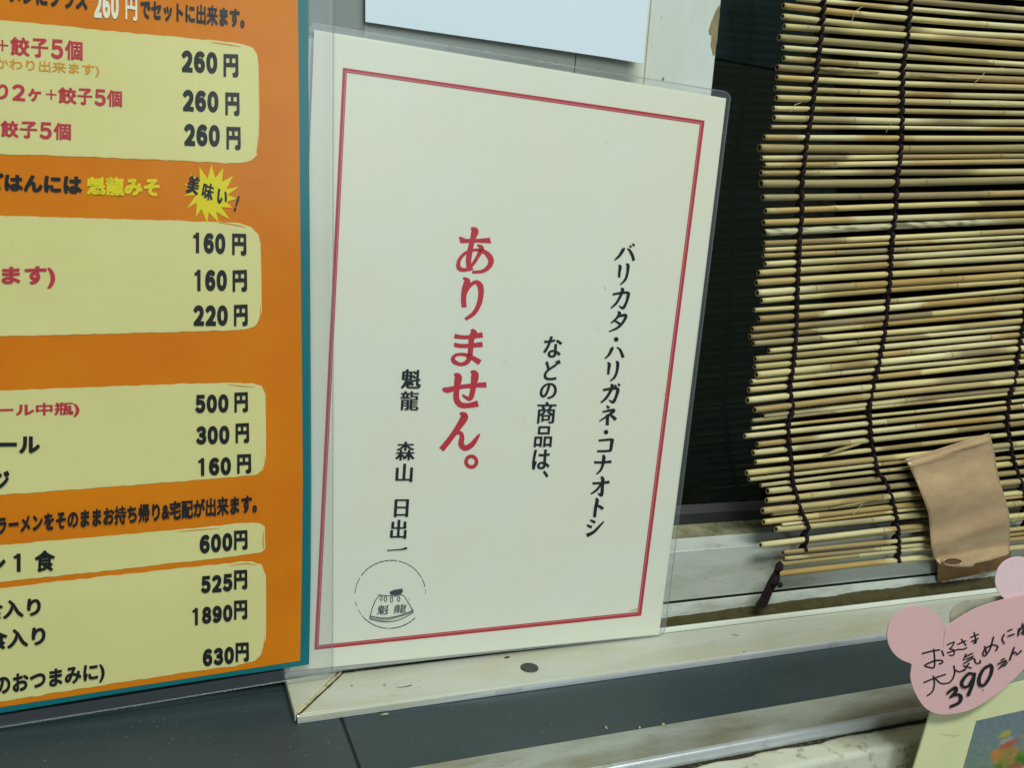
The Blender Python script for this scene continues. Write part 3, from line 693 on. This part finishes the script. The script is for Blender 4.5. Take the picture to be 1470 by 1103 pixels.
digits(K1, '260', 412, 524, -40, 78, -28, 86, .07, WHT); run(K1, '円', 552, 604, -20, 86, -14, 94, WHT, .04)
run(K1, 'メンにプラス', 42, 386, -78, 10, -40, 46, INK, .055)
run(K1, '(おかわり出来ます)', -105, 437, 245, 305, 284, 340, ORG, .022)
run(K1, 'ごはんには', -62, 362, 758, 835, 768, 854, INK, .06)
run(K1, '魁龍みそ', 382, 702, 776, 856, 780, 866, YEL, .055)
KBq = KB
def spread(c, parts, xa, xb, tl, bl, tr, br, ink, off):
    for ch, x0, x1 in parts:
        t0, t1 = (x0-xa)/(xb-xa), (x1-xa)/(xb-xa); L_ = lambda u, p, q: p+(q-p)*u; d = .2 if ch in '＋ヶ' else 0
        a0, a1, b0, b1 = L_(t0, tl, tr), L_(t1, tl, tr), L_(t0, bl, br), L_(t1, bl, br)
        P_[ink].text(ch, cv(c, [(x0, a0+d*(b0-a0)), (x1, a1+d*(b1-a1)), (x1, b1-(d*(b1-a1) if ch == '＋' else 0)), (x0, b0-(d*(b0-a0) if ch == '＋' else 0))]), off)
    P_[ink].build('lettering', M[INKS[ink]], mn)
def runq(body, q, off, ink=INK): P_[ink].text(body, cv(KB, q), off)

runq('美', [(655, 185), (815, 225), (770, 465), (610, 425)], .055); runq('味', [(850, 285), (1000, 325), (960, 545), (810, 500)], .055)
runq('い', [(1040, 370), (1175, 420), (1140, 590), (1010, 565)], .05); runq('!', [(1300, 462), (1330, 470), (1268, 680), (1236, 670)], .03)
P_[INK].build('lettering', M['ink'], mn)
for c, num, x0, x1, tl, bl, tr, br, y0, y1, t0, t1 in (
        (K1, '260', 795, 958, 220, 316, 230, 326, 982, 1048, 237, 339), (K1, '260', 800, 963, 393, 488, 402, 496, 990, 1053, 406, 508), (K1, '260', 806, 969, 543, 640, 550, 646, 995, 1058, 557, 658),
        (K1, '160', 842, 993, 1022, 1112, 1026, 1118, 1020, 1083, 1026, 1122), (K2, '160', 848, 1000, 144, 238, 145, 238, 1022, 1086, 147, 243), (K2, '220', 847, 1004, 300, 391, 300, 391, 1028, 1089, 299, 394),
        (K2, '500', 855, 1007, 694, 775, 690, 772, 1030, 1090, 684, 773), (K2, '300', 859, 1011, 832, 913, 828, 910, 1035, 1095, 820, 908), (K2, '160', 864, 1018, 972, 1050, 966, 1046, 1042, 1104, 956, 1042),
        (K3, '600', 763, 893, 208, 280, 197, 268, 897, 949, 191, 266), (K3, '525', 768, 893, 366, 432, 354, 422, 897, 948, 343, 418), (K3, '1890', 732, 893, 487, 553, 472, 538, 897, 948, 459, 533), (K3, '630', 775, 899, 645, 712, 633, 700, 903, 954, 621, 695)):
    digits(c, num, x0, x1, tl, bl, tr, br, .078); run(c, '円', y0, y1, t0, t1, t0+2 if c is K1 else t0-3, t1+2 if c is K1 else t1-3, INK, .066)
spread(K1, [('＋', -14, 38), ('餃', 46, 132), ('子', 137, 213), ('５', 224, 279), ('個', 286, 364)], 0, 363, 158, 240, 180, 268, RED, .042)
spread(K1, [('り', -18, 38), ('２', 54, 112), ('ヶ', 124, 182), ('＋', 202, 250), ('餃', 256, 338), ('子', 340, 407), ('５', 415, 466), ('個', 470, 537)], 0, 536, 366, 438, 398, 472, RED, .042)
spread(K1, [('＋', -62, -6), ('餃', 4, 83), ('子', 88, 166), ('５', 174, 229), ('個', 236, 313)], 0, 312, 528, 602, 542, 617, RED, .042)
run(K2, 'ます)', 8, 244, 132, 222, 126, 228, RED, .045)
run(K2, '(ビール中瓶)', -130, 350, 738, 800, 724, 790, RED, .04)
run(K2, 'ビール', -95, 178, 868, 955, 868, 950, INK, .05)
run(K2, 'オレンジ', -250, 44, 1040, 1120, 1025, 1110, INK, .05)
run(K3, 'ラーメンをそのままお持ち帰り&宅配が出来ます。', -10, 985, 135, 208, 48, 122, INK, .046)
run(K3, 'ン', -55, 24, 292, 352, 286, 350, INK, .05); digits(K3, '1', 46, 98, 278, 348, 276, 345, .06); P_[INK].build('lettering', M['ink'], mn); run(K3, '食', 134, 212, 266, 350, 262, 345, INK, .045)
run(K3, '食入り', -68, 158, 462, 538, 442, 516, INK, .045); run(K3, '食入り', -52, 176, 574, 652, 552, 628, INK, .045)
run(K3, '(酒のおつまみに)', -110, 402, 758, 850, 690, 770, INK, .042)
laminate([(-200, -120), (478, -120), (476.5, 966), (-200, 1076)], [(-160, -95), (443, -95), (444.6, 955), (-160, 1052)], mf, 1.0e-3, mn, corner=12, margin='menu_margin')

# ------------------------------------------------------------------ the reed blind
YB = .0060
bf = flat(YB)
R7 = [(450, -8, 11), (390, 25, 14), (390, 72, 14), (388, 120, 14), (370, 168, 16), (385, 215, 12), (392, 262, 13), (365, 302, 15), (358, 348, 13), (355, 395, 12), (358, 440, 14), (345, 487, 12), (345, 530, 14), (330, 570, 9), (302, 617, 13), (282, 665, 18), (288, 710, 11), (300, 742, 12), (292, 777, 14), (293, 825, 18), (300, 888, 15), (308, 948, 13), (298, 1000, 14), (305, 1045, 16)]
R8 = [(300, 30, 12), (303, 58, 9), (303, 85, 11), (308, 123, 12), (278, 163, 14), (268, 207, 14), (273, 253, 15), (292, 288, 12), (258, 330, 10), (278, 370, 14), (245, 415, 12), (240, 450, 13), (250, 480, 12), (325, 513, 11), (263, 550, 12), (262, 585, 12), (267, 620, 14), (250, 653, 11), (238, 690, 12), (227, 735, 14), (255, 777, 13), (300, 806, 12), (250, 828, 9), (248, 863, 7), (213, 895, 11), (275, 935, 12), (258, 973, 12), (263, 1013, 10), (220, 1060, 12), (235, 1090, 10)]
R6 = [(362, 137, 6), (388, 157, 10), (380, 187, 9), (365, 222, 10), (403, 235, 6), (372, 262, 9), (430, 270, 5), (415, 287, 10), (360, 340, 9), (432, 338, 7), (435, 365, 7), (440, 386, 7), (432, 406, 10), (412, 442, 9)]
reeds = [(.3197*x+1000, .3197*y, .3197*r) for x, y, r in R7]+[(.3197*x+1000, .3197*y+340, .3197*r) for x, y, r in R8]+[(.4196*x+940, .4196*y+640, .4196*r) for x, y, r in R6]
for i in range(6): reeds.insert(0, (1135+random.uniform(-8, 8), reeds[0][1]-14.5, random.uniform(3.6, 4.8)))
reeds.sort(key=lambda q: q[1])
def slope(y):
    T = [(-100, .125), (8, .105), (72, .082), (140, .036), (213, .002), (284, -.022), (392, -.062), (480, -.088), (600, -.105), (690, -.112), (830, -.108)]
    for (a, b), (c_, d) in zip(T, T[1:]):
        if y <= c_: return b+(d-b)*(y-a)/(c_-a)
    return T[-1][1]
bl = thing('bamboo_blind', 'straw coloured reed blind bound with dark cords, hanging in front of the window', 'blind', tuple(at_y(1300, 820, bf)))
PALE = [srgb(196, 180, 130), srgb(202, 188, 142), srgb(192, 174, 118), srgb(186, 172, 126), srgb(198, 182, 128), srgb(206, 194, 148)]
TAN = [srgb(172, 148, 98), srgb(160, 136, 88), srgb(152, 130, 88), srgb(170, 150, 104), srgb(174, 148, 92), srgb(144, 126, 92), srgb(166, 136, 82), srgb(156, 142, 106)]
HOLE = srgb(70, 48, 22)
lines = []
XE = 1580.0
for i, (x0, y0, rp) in enumerate(reeds):
    rnd = random.Random(i*7+3); s = slope(y0)+rnd.uniform(-.0035, .0035)
    ph = rnd.uniform(0, 6.28); amp = rnd.uniform(.2, 1.0); kink = rnd.uniform(-.6, .6)
    sag = -9e-5*max(0, (300-y0))/300            # upper reeds level out to the right
    fn = (lambda x, x0=x0, y0=y0, s=s, ph=ph, amp=amp, sag=sag: y0+s*(x-x0)+sag*(x-x0)**2*.6+amp*(math.sin((x-x0)/95+ph)-math.sin(ph)))
    lines.append(fn)
# keep neighbouring reeds from crossing to the right of their left ends
def reed_y(i, x): return lines[i](x)
for i, (x0, y0, rp) in enumerate(reeds):
    rnd = random.Random(i*13+1)
    # coloured lengths between the joints
    x = x0-rnd.uniform(0, 60); segs = []; pale = rnd.random() < .55
    thick = rp > 4.9; odd = 330 < y0 < 337
    while x < XE:
        ln = rnd.uniform(60, 210) if pale else rnd.uniform(50, 200)
        if thick: ln = rnd.uniform(200, 300)
        c_ = rnd.choice(PALE) if pale else rnd.choice(TAN)
        if thick: c_ = rnd.choice((srgb(150, 136, 96), srgb(156, 138, 92)))
        if odd and not segs: x = x0; ln = 330; c_ = srgb(178, 170, 136)
        kf = rnd.uniform(.82, 1.06); segs.append((x, x+ln, tuple(q*kf for q in c_), rnd.random() < .45)); x += ln; pale = not pale if rnd.random() < .8 else pale
    y_off = rnd.uniform(-.0010, .0010); pj = rnd.uniform(0, 6.28); obl = rnd.choice((1, 3, 6, 10)); soft = rnd.choice((1.5, 4, 9, 16)); bow = rnd.uniform(-1.4, 1.4)
    xs = [x0+k*9 for k in range(int((XE-x0)/9))]
    for a, b, c_, nd in segs:
        if x0 < b < XE: xs += [b-1.6, b-.5, b+.5, b+1.6]
    xs = sorted(xs)
    def col_at(xx, ang):
        e = xx+obl*math.cos(ang+pj)
        for k_, (a, b, c_, nd) in enumerate(segs):
            if e < b: break
        if k_+1 < len(segs) and b-e < soft:
            u_ = .5-.5*(b-e)/soft; n_ = segs[k_+1][2]; c_ = tuple(p*(1-u_)+q*u_ for p, q in zip(c_, n_))
        elif k_ and e-a < soft:
            u_ = .5-.5*(e-a)/soft; n_ = segs[k_-1][2]; c_ = tuple(p*(1-u_)+q*u_ for p, q in zip(c_, n_))
        f_ = 1+.10*noise.noise(Vector((xx*.02, i*3.1, 1)))+.10*noise.noise(Vector((xx*.006, i*1.7, math.cos(ang)*1.2)))
        if nd and min(abs(xx-a), abs(xx-b)) < 1.0: f_ *= .55
        elif b-xx < 26: f_ *= .90+.1*(b-xx)/26
        if odd and xx < x0+330 and noise.noise(Vector((xx*.12, math.cos(ang)*2.5, math.sin(ang)*2.5))) > .28: f_ *= .30
        return tuple(q*f_ for q in c_)
    N_ = 10; V = []; Fc = []; Cc = []
    pts = []
    for xx in xs:
        yy = reed_y(i, xx)+bow*math.sin((xx-x0)/(XE-x0)*math.pi)
        p = at_y(xx, yy, bf); q = at_y(xx, yy+1, bf)
        nd_ = any(nd and abs(xx-b) < 2 for a, b, c_, nd in segs)
        r = rp*(1.0+.06*noise.noise(Vector((xx*.015, i*2.3, 4)))+(.07 if nd_ else 0)-.0002*(xx-x0))
        pts.append((p+Vector((0, y_off, 0)), r*(p-q).length*1.05, xx))
    ax = (pts[-1][0]-pts[0][0]).normalized(); u = Vector((0, 1, 0)); w = ax.cross(u).normalized()
    rings = []
    # hollow cut end: dark recess, pale wall, then the outside
    p, r, _x = pts[0]; c_ = col_at(x0, 0)
    rings.append((p+ax*.003, r*.5, HOLE)); rings.append((p, r*.58, HOLE)); rings.append((p-ax*.0001, r*.64, tuple(min(1, q*1.15) for q in c_))); rings.append((p, r*.97, tuple(min(1, q*1.1) for q in c_)))
    rings += pts
    for p, r, c_ in rings:
        for j in range(N_):
            a = 2*math.pi*j/N_; V.append(p+(u*math.cos(a)+w*math.sin(a))*r); Cc.append(c_ if isinstance(c_, tuple) else col_at(c_, a))
    for k in range(len(rings)-1):
        Fc += [(k*N_+j, k*N_+(j+1) % N_, (k+1)*N_+(j+1) % N_, (k+1)*N_+j) for j in range(N_)]
    Fc.append(tuple(range(N_))); Fc.append(tuple(range((len(rings)-1)*N_, len(rings)*N_)))
    o = link('reed', V, Fc, M['reed'], bl, None, True, Cc)
    bm = bmesh.new(); bm.from_mesh(o.data); bmesh.ops.recalc_face_normals(bm, faces=bm.faces[:]); bm.to_mesh(o.data); bm.free()

cords = [
    cv((.3197, 1000, 0), [(562, -300), (560, 0), (550, 130), (530, 300), (505, 500), (480, 650), (462, 820), (460, 960), (450, 1075)])+cv((.3197, 1000, 340), [(448, 80), (440, 250), (435, 400), (425, 560), (408, 680), (422, 770), (400, 850), (410, 960), (418, 1060)])+cv((.4196, 940, 640), [(462, 110), (488, 210), (518, 280), (506, 340), (512, 372)]),
    cv((.3197, 1000, 0), [(960, -300), (950, 0), (935, 150), (915, 300), (910, 500), (905, 650), (890, 800), (880, 950), (866, 1075)])+cv((.3197, 1000, 340), [(860, 100), (855, 200), (845, 300), (830, 440), (800, 600), (770, 720), (765, 800), (775, 920), (806, 1070)])+cv((.4196, 940, 640), [(762, 85), (800, 170), (822, 270), (828, 400)]),
    cv((.3197, 1000, 0), [(1480, -300), (1500, 300), (1490, 700), (1480, 1000)])+cv((.3197, 1000, 340), [(1470, 200), (1455, 380), (1435, 500), (1420, 620), (1390, 740), (1385, 850), (1410, 990), (1436, 1080)])+cv((.4196, 940, 640), [(1235, 90), (1262, 200), (1270, 330)]),
]
def cord_x(path, y):
    for (xa, ya), (xb, yb) in zip(path, path[1:]):
        if ya <= y <= yb: return xa+(xb-xa)*(y-ya)/(yb-ya)
    return path[-1][0] if y > path[-1][1] else path[0][0]
for ci, path in enumerate(cords):
    sm = [p[:2] for p in catmull([(x, y) for x, y in path], 8)]
    xs_ = []
    for i in range(len(reeds)):
        y = reeds[i][1]
        for _ in range(6): y = lines[i](cord_x(sm, y))
        x = cord_x(sm, y)
        if reeds[i][0] < x-3 and y <= path[-1][1]+2: xs_.append((x, y))
    xs_.sort(key=lambda q: q[1])
    mb = MB()
    for sgn in (1, -1):
        pts = []
        for k, (x, y) in enumerate(xs_):
            p = at_y(x, y, bf); f_ = sgn*(1 if k % 2 == 0 else -1)
            if pts:
                q0 = prev; mid = (q0+p)/2
                pts.append(mid+Vector((.0007*f_, -.0003*f_, 0)))
            pts.append(p+Vector((0, -f_*.0027, 0))); prev = p
        sm2 = []
        for k in range(len(pts)-1):
            p0, p1, p2, p3 = pts[max(k-1, 0)], pts[k], pts[k+1], pts[min(k+2, len(pts)-1)]
            for t in (0, .25, .5, .75):
                sm2.append(.5*((2*p1)+(-p0+p2)*t+(2*p0-5*p1+4*p2-p3)*t*t+(-p0+3*p1-3*p2+p3)*t**3))
        sm2.append(pts[-1])
        mb.tube(sm2, [.00125+.00025*noise.noise(Vector((p.z*900, ci, sgn))) for p in sm2], 7)
    mb.build('cord', M['cord'], bl, True)
# tassel: the knotted loose end of the first cord
mb = MB(); T6 = (.2041, 920, 690)
for k in range(7):
    d = k-3
    pts = cv(T6, [(985+d*3, 585+d*2), (972+d*5, 607+d*3), (955+d*4, 650), (940+d*9, 700+d*3), (900+d*8, 770), (868+d*9, 840), (842+d*10, 900+d*2-abs(d)*5)])
    sm = catmull(pts, 4); P3 = [at_y(x, y, flat(.0018+.0006*math.sin(k*2.1+j*.25))) for j, (x, y) in enumerate(sm)]
    mb.tube(P3, .00085, 6)
for (x, y, r) in ((968, 612, .0024), (935, 705, .0025), (975, 735, .0015)):
    p = at_y(x*.2041+920, y*.2041+690, flat(.0012)); mb.tube([p+Vector((-r*.9, 0, -r*.5)), p+Vector((-r*.4, -.0006, -r*.2)), p+Vector((r*.3, -.0006, r*.2)), p+Vector((r*.9, 0, r*.6))], [r*.5, r, r, r*.5], 8)
mb.build('tassel', M['cord'], bl, True)
# loose straw fibres
mb = MB()
for a, b, c_ in (((1222, 32), (1228, 16), (1238, 9)), ((1134, 160), (1142, 150), (1150, 147)), ((1400, 118), (1408, 110), (1414, 104)), ((1224, 740), (1238, 724), (1238, 733)), ((1453, 750), (1460, 744), (1465, 737)), ((1272, 190), (1276, 183), (1280, 178))):
    mb = MB(); mb.tube([at_y(*q, flat(YB-.003-.001*k)) for k, q in enumerate((a, b, c_))], .00018, 4)
    mb.build('loose_fibre', M['straw'], bl)

for a, b, c_, r in ((cv((.3197, 1000, 340), [(565, 985)])[0], cv((.3197, 1000, 340), [(640, 958)])[0], cv((.3197, 1000, 340), [(742, 928)])[0], .0011), (cv((.3197, 1000, 0), [(545, 306)])[0], cv((.3197, 1000, 0), [(690, 318)])[0], cv((.3197, 1000, 0), [(820, 324)])[0], .0013),
                   (cv((.3197, 1000, 0), [(1010, 340)])[0], cv((.3197, 1000, 0), [(1180, 350)])[0], cv((.3197, 1000, 0), [(1290, 352)])[0], .0010), (cv((.4196, 940, 640), [(600, 215)])[0], cv((.4196, 940, 640), [(690, 198)])[0], cv((.4196, 940, 640), [(800, 168)])[0], .0010)):
    mb = MB(); P3 = [at_y(x, y, flat(YB-.0018)) for x, y in catmull([a, b, c_], 6)]
    mb.tube(P3, [r*(.25+.75*math.sin(math.pi*min(.98, .06+k/len(P3))))*(1+.25*noise.noise(Vector((k*.6, r*9e3, 1)))) for k in range(len(P3))], 7)
    mb.build('loose_sheath', M['sheath'], bl, True)

# ------------------------------------------------------------------ brown packing tape holding the blind
tp = thing('packing_tape', 'wrinkled brown packing tape holding the bottom of the blind to the window', 'tape', tuple(at_y(1395, 800, flat(.004))))
left = [(1299, 660), (1304, 668), (1312, 684), (1319, 700), (1326, 718), (1333, 738), (1335, 760), (1337, 785), (1340, 799), (1346, 808), (1353, 812)]
right = [(1420, 622), (1424, 634), (1428, 652), (1431, 672), (1436, 694), (1443, 715), (1449, 738), (1450, 762), (1450, 780), (1450, 791), (1448, 797)]
mb = MB(); NR, NC = 40, 22; V = []
def lerp_path(p, t):
    f_ = t*(len(p)-1); i = min(int(f_), len(p)-2); u = f_-i
    return (p[i][0]+(p[i+1][0]-p[i][0])*u, p[i][1]+(p[i+1][1]-p[i][1])*u)
for i in range(NR+1):
    t = i/NR; a, b = lerp_path(left, t), lerp_path(right, t)
    for j in range(NC+1):
        u = j/NC; x = a[0]+(b[0]-a[0])*u; y = a[1]+(b[1]-a[1])*u
        if t > .9: y += 9*math.sin(u*math.pi)*(t-.9)/.1*(1 if u < .5 else .55)
        d = .0056+.0052*math.exp(-((t-.40-.05*u)/.17)**2)+.0030*math.exp(-((t-.70+.06*u)/.075)**2)+.0005*noise.noise(Vector((u*5, t*8, 3)))+.0024*math.exp(-((t-.11+.045*u)/.016)**2)+.0004*noise.noise(Vector((u*16, t*30, 9)))
        if t > .82: d += .0030*math.sin((t-.82)/.18*math.pi/2)
        V.append(at_y(x, y, flat(YB-d)))
mb.add(V, [(i*(NC+1)+j, i*(NC+1)+j+1, (i+1)*(NC+1)+j+1, (i+1)*(NC+1)+j) for i in range(NR) for j in range(NC)])
o = mb.build('strip', M['tape'], tp, True)
md = o.modifiers.new('thickness', 'SOLIDIFY'); md.thickness = .00025; md.offset = 1
mb = MB(); NR, NC = 8, 20; V = []                # the end stuck back on the sash, with a puckered fold
for i in range(NR+1):
    t = i/NR
    for j in range(NC+1):
        u = j/NC; x = 1346+105*u; y = (806-20*u)+(31-2*u)*t
        yy = .0105-.004*math.exp(-((u-.62)/.08)**2)*t-.004*(1-t)
        V.append(at_y(x, y, flat(yy)))
mb.add(V, [(i*(NC+1)+j, i*(NC+1)+j+1, (i+1)*(NC+1)+j+1, (i+1)*(NC+1)+j) for i in range(NR) for j in range(NC)])
mb.build('stuck_end', M['tape_dark'], tp, True)
mb = MB(); V = []; k = 22; T2 = (.1269, 1290, 780)   # curled lip; its mouth is a flat disc coloured as the hole's shade
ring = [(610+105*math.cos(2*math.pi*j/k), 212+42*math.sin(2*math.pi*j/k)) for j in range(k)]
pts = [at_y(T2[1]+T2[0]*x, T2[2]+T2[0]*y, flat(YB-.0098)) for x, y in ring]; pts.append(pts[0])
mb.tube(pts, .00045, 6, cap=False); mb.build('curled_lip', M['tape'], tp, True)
mb = MB(); mb.add([at_y(T2[1]+T2[0]*x, T2[2]+T2[0]*y, flat(YB-.0096)) for x, y in ring], [tuple(range(k))]); mb.build('mouth_shade', mat('tape_mouth_shade', srgb(92, 66, 44), .8), tp)

# ------------------------------------------------------------------ photo card and pink price card in front
YP = -.1300
pcd = thing('photo_card', 'cream card with a dish photograph, standing at the front right corner', 'card', tuple(at_y(1400, 1200, flat(YP))))
grid_sheet('card', [(1338, 1010), (1560, 955), (1560, 1260), (1262, 1260)], flat(YP), 0, M['card_cream'], pcd, .05, .0008)
pn = Print(flat(YP), 9.2e-4)
c9 = (.1115, 1320, 980)
BLOBS = [  # x, y, radius x, radius y, tilt, colour, strength
    (1085, 655, 95, 36, -25, (170, 162, 40), .95), (1090, 745, 120, 30, -25, (150, 158, 150), .7), (1080, 930, 190, 120, -20, (176, 128, 44), 1), (960, 930, 60, 80, 10, (196, 120, 40), .9),
    (1130, 790, 140, 40, -25, (182, 84, 52), .95), (1120, 900, 90, 50, -30, (150, 120, 60), .8), (1080, 1040, 160, 70, -10, (140, 132, 40), .9), (1240, 1060, 120, 50, -15, (160, 88, 50), .9), (1370, 955, 150, 85, -5, (58, 128, 10), 1), (1320, 910, 70, 30, -10, (110, 150, 60), .6),
    (1370, 1120, 90, 60, 0, (168, 176, 160), .7), (1320, 690, 60, 40, 0, (140, 140, 120), .4), (1100, 1200, 260, 110, 0, (176, 110, 60), .9), (1000, 1100, 60, 60, 0, (80, 120, 30), .7)]
def picture(x, y):
    t = min(1, max(0, (y-400)/700)); c_ = [100+8*t+(x-900)*.012, 118+14*t, 136-24*t]
    for bx, by, rx, ry, tl_, bc, st in BLOBS:
        r_ = math.radians(tl_); dx, dy = x-bx, y-by; u_ = (dx*math.cos(r_)+dy*math.sin(r_))/rx; v_ = (-dx*math.sin(r_)+dy*math.cos(r_))/ry
        q = math.hypot(u_, v_)+.25*noise.noise(Vector((x*.012, y*.012, bx))); a = st*max(0, min(1, (1.25-q)/.5)); a = a*a*(3-2*a)
        c_ = [p*(1-a)+b_*a for p, b_ in zip(c_, bc)]
    g_ = sum(c_)/3; c_ = [p*.72+g_*.28 for p in c_]
    k_ = .98+.08*noise.noise(Vector((x*.02, y*.02, 1)))
    return srgb(*[min(255, p*k_) for p in c_])
Q4 = [(712, 485), (2100, 178), (2100, 2300), (205, 2300)]; NG = 90; pv = []; pc_ = []
for i in range(NG+1):
    for j in range(NG+1):
        u_, v_ = j/NG, (i/NG)
        x = (Q4[0][0]*(1-u_)+Q4[1][0]*u_)*(1-v_)+(Q4[3][0]*(1-u_)+Q4[2][0]*u_)*v_; y = (Q4[0][1]*(1-u_)+Q4[1][1]*u_)*(1-v_)+(Q4[3][1]*(1-u_)+Q4[2][1]*u_)*v_
        p = at_y(c9[1]+c9[0]*x, c9[2]+c9[0]*y, flat(YP)); pv.append(p-Vector((0, 9.4e-4, 0))); pc_.append(picture(x, y))
link('printed_photo', pv, [(i*(NG+1)+j, i*(NG+1)+j+1, (i+1)*(NG+1)+j+1, (i+1)*(NG+1)+j) for i in range(NG) for j in range(NG)], M['photo'], pcd, colors=pc_)
pn = Print(flat(YP), 8.6e-4)
pn.stroke([(250, 655, 6), (330, 668, 14), (430, 680, 18), (490, 665, 8)], crop=c9, step=3); pn.build('crease', mat('card_crease', srgb(190, 188, 120), .35), pcd)

YK = -.1345
pk = thing('price_card', 'pink round lobed handwritten price card fixed to the photo card', 'price card', tuple(at_y(1400, 1020, flat(YK))))
def smooth_poly(pts, step=6): return [p[:2] for p in catmull(pts+[pts[0]], step)][:-1]
s3 = (.2022, 1200, 880)
ear = [(1464+34*math.cos(2*math.pi*j/40), 834+33.5*math.sin(2*math.pi*j/40)) for j in range(40)]
grid_sheet('round_lobe', ear, flat(YK), -.0009, M['pink_lit'], pk, .05, .0004)
lobe = [(1315+42.5*math.cos(math.radians(a)), 911.5+41.5*math.sin(math.radians(a))) for a in range(-17, -262, -5)]
body = lobe+[p[:2] for p in catmull([(1308, 954), (1307, 962), (1306, 972), (1309, 985), (1314, 997), (1325, 1014), (1341, 1024), (1362, 1025.5), (1392, 1019), (1422, 1002), (1453, 976), (1490, 935), (1510, 890), (1500, 860), (1470, 855), (1439, 861), (1402, 873), (1375, 888), (1357, 900)], 6)][:-1]
grid_sheet('card', body, flat(YK), 0, M['pink'], pk, .05, .0004)
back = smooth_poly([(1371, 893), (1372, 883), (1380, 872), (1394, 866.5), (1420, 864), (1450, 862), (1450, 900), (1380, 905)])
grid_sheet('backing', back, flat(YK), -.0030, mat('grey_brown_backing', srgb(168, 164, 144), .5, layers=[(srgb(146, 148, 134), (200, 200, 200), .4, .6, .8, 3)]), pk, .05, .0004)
pn = Print(flat(YK), 4.4e-4)
pn.stroke([(1356, 901, .5), (1354, 915, .9), (1353, 930, .3)], step=2); pn.build('crease', M['pink_deep'], pk)
pn = Print(flat(YK), 5.2e-4)
wr = [
 [(608, 288), (668, 272), (728, 262)], [(688, 258), (694, 320), (690, 386), (650, 384), (624, 374), (648, 358), (700, 338), (748, 338), (750, 352), (728, 362)], [(746, 268), (758, 302)],
 [(785, 226), (832, 206), (818, 238), (800, 255)], [(800, 255), (832, 264), (828, 298), (800, 300)], [(785, 283), (862, 258)],
 [(858, 222), (915, 196)], [(884, 186), (916, 228)], [(868, 258), (900, 256), (920, 246)],
 [(950, 172), (1005, 150)], [(955, 202), (1002, 180)], [(974, 138), (988, 206), (970, 212), (990, 198)],
 [(618, 492), (690, 462), (770, 434)], [(684, 446), (692, 500), (678, 556), (642, 585)], [(700, 465), (740, 498), (790, 496)],
 [(830, 374), (836, 420), (820, 468), (794, 496)], [(836, 402), (870, 416), (904, 400)],
 [(916, 290), (898, 332)], [(912, 308), (962, 284)], [(918, 326), (968, 304)], [(900, 356), (968, 320), (984, 352), (1014, 354), (1016, 334)], [(898, 372), (952, 388)], [(936, 354), (904, 406)],
 [(1048, 234), (1062, 292)], [(1110, 168), (1086, 250), (1050, 302), (1034, 286), (1058, 246), (1108, 224), (1140, 236), (1126, 266)],
 [(1186, 148), (1172, 184), (1186, 216)], [(1210, 126), (1240, 114)], [(1212, 162), (1256, 148)],
 [(1290, 108), (1284, 158)], [(1290, 132), (1308, 98), (1330, 86), (1338, 120), (1304, 142)], [(1315, 72), (1322, 152)],
 [(1164, 332), (1188, 320)], [(1140, 360), (1200, 336), (1148, 392)], [(1166, 366), (1186, 372), (1206, 350)],
 [(1256, 240), (1224, 332)], [(1240, 292), (1262, 274), (1276, 292), (1306, 264)]]
for i, p in enumerate(wr): pn.stroke(p, w=11.5 if i < 3 else 9.5, crop=s3, step=1.6)
for p in ([(782, 566, 18), (812, 540, 20), (840, 528, 24), (842, 552, 22), (805, 592, 18)], [(805, 592, 14), (850, 575, 20), (878, 592, 24), (864, 632, 22), (806, 660, 20)],
          [(972, 432, 16), (930, 428, 20), (886, 482, 22), (892, 520, 20), (930, 514, 18), (964, 458, 18)], [(974, 428, 20), (960, 500, 22), (930, 578, 22)],
          [(1088, 366, 18), (1040, 392, 20), (1008, 456, 22), (1012, 508, 22), (1048, 502, 20), (1086, 440, 20), (1098, 384, 20), (1084, 362, 18)]):
    pn.stroke(p, crop=s3, step=1.6)
pn.poly(cv(s3, [(1033+5*math.cos(t), 545+5*math.sin(t)) for t in [k*.79 for k in range(8)]]))
pn.build('handwriting', M['marker'], pk)

# ------------------------------------------------------------------ crumbs and lint lying about
mb = MB()
for x, y, z, l, a in ((552, 1028, ZC, .0036, .05), (918, 1047, ZC, .0014, 1.3), (952, 1042, ZC, .0016, .2), (870, 1047, ZC, .002, 1.4), (1056, 913, ZS, .004, -.5), (552, 985, ZS, .001, 0)):
    p = at_z(x, y, z); dx, dy = math.cos(a)*l/2, math.sin(a)*l/2
    mb = MB(); mb.tube([p+Vector((-dx, -dy, .0005)), p+Vector((0, 0, .0007)), p+Vector((dx, dy, .0005))], [.0003, .0005, .0003], 6)
    o = mb.build('crumb', M['caulk'])
    setp(o, {(552, 1028): 'pale crumb on the dark counter just below the sill corner', (918, 1047): 'tiny pale crumb on the counter below the notice', (952, 1042): 'flat pale fleck near the right of the counter', (870, 1047): 'upright pale fleck in the middle of the counter', (1056, 913): 'pale splinter lying on the white sill under the tassel', (552, 985): 'tiny pale crumb on the white sill near its mitred corner'}[(x, y)], 'crumb', 'crumbs on the counter and sill')
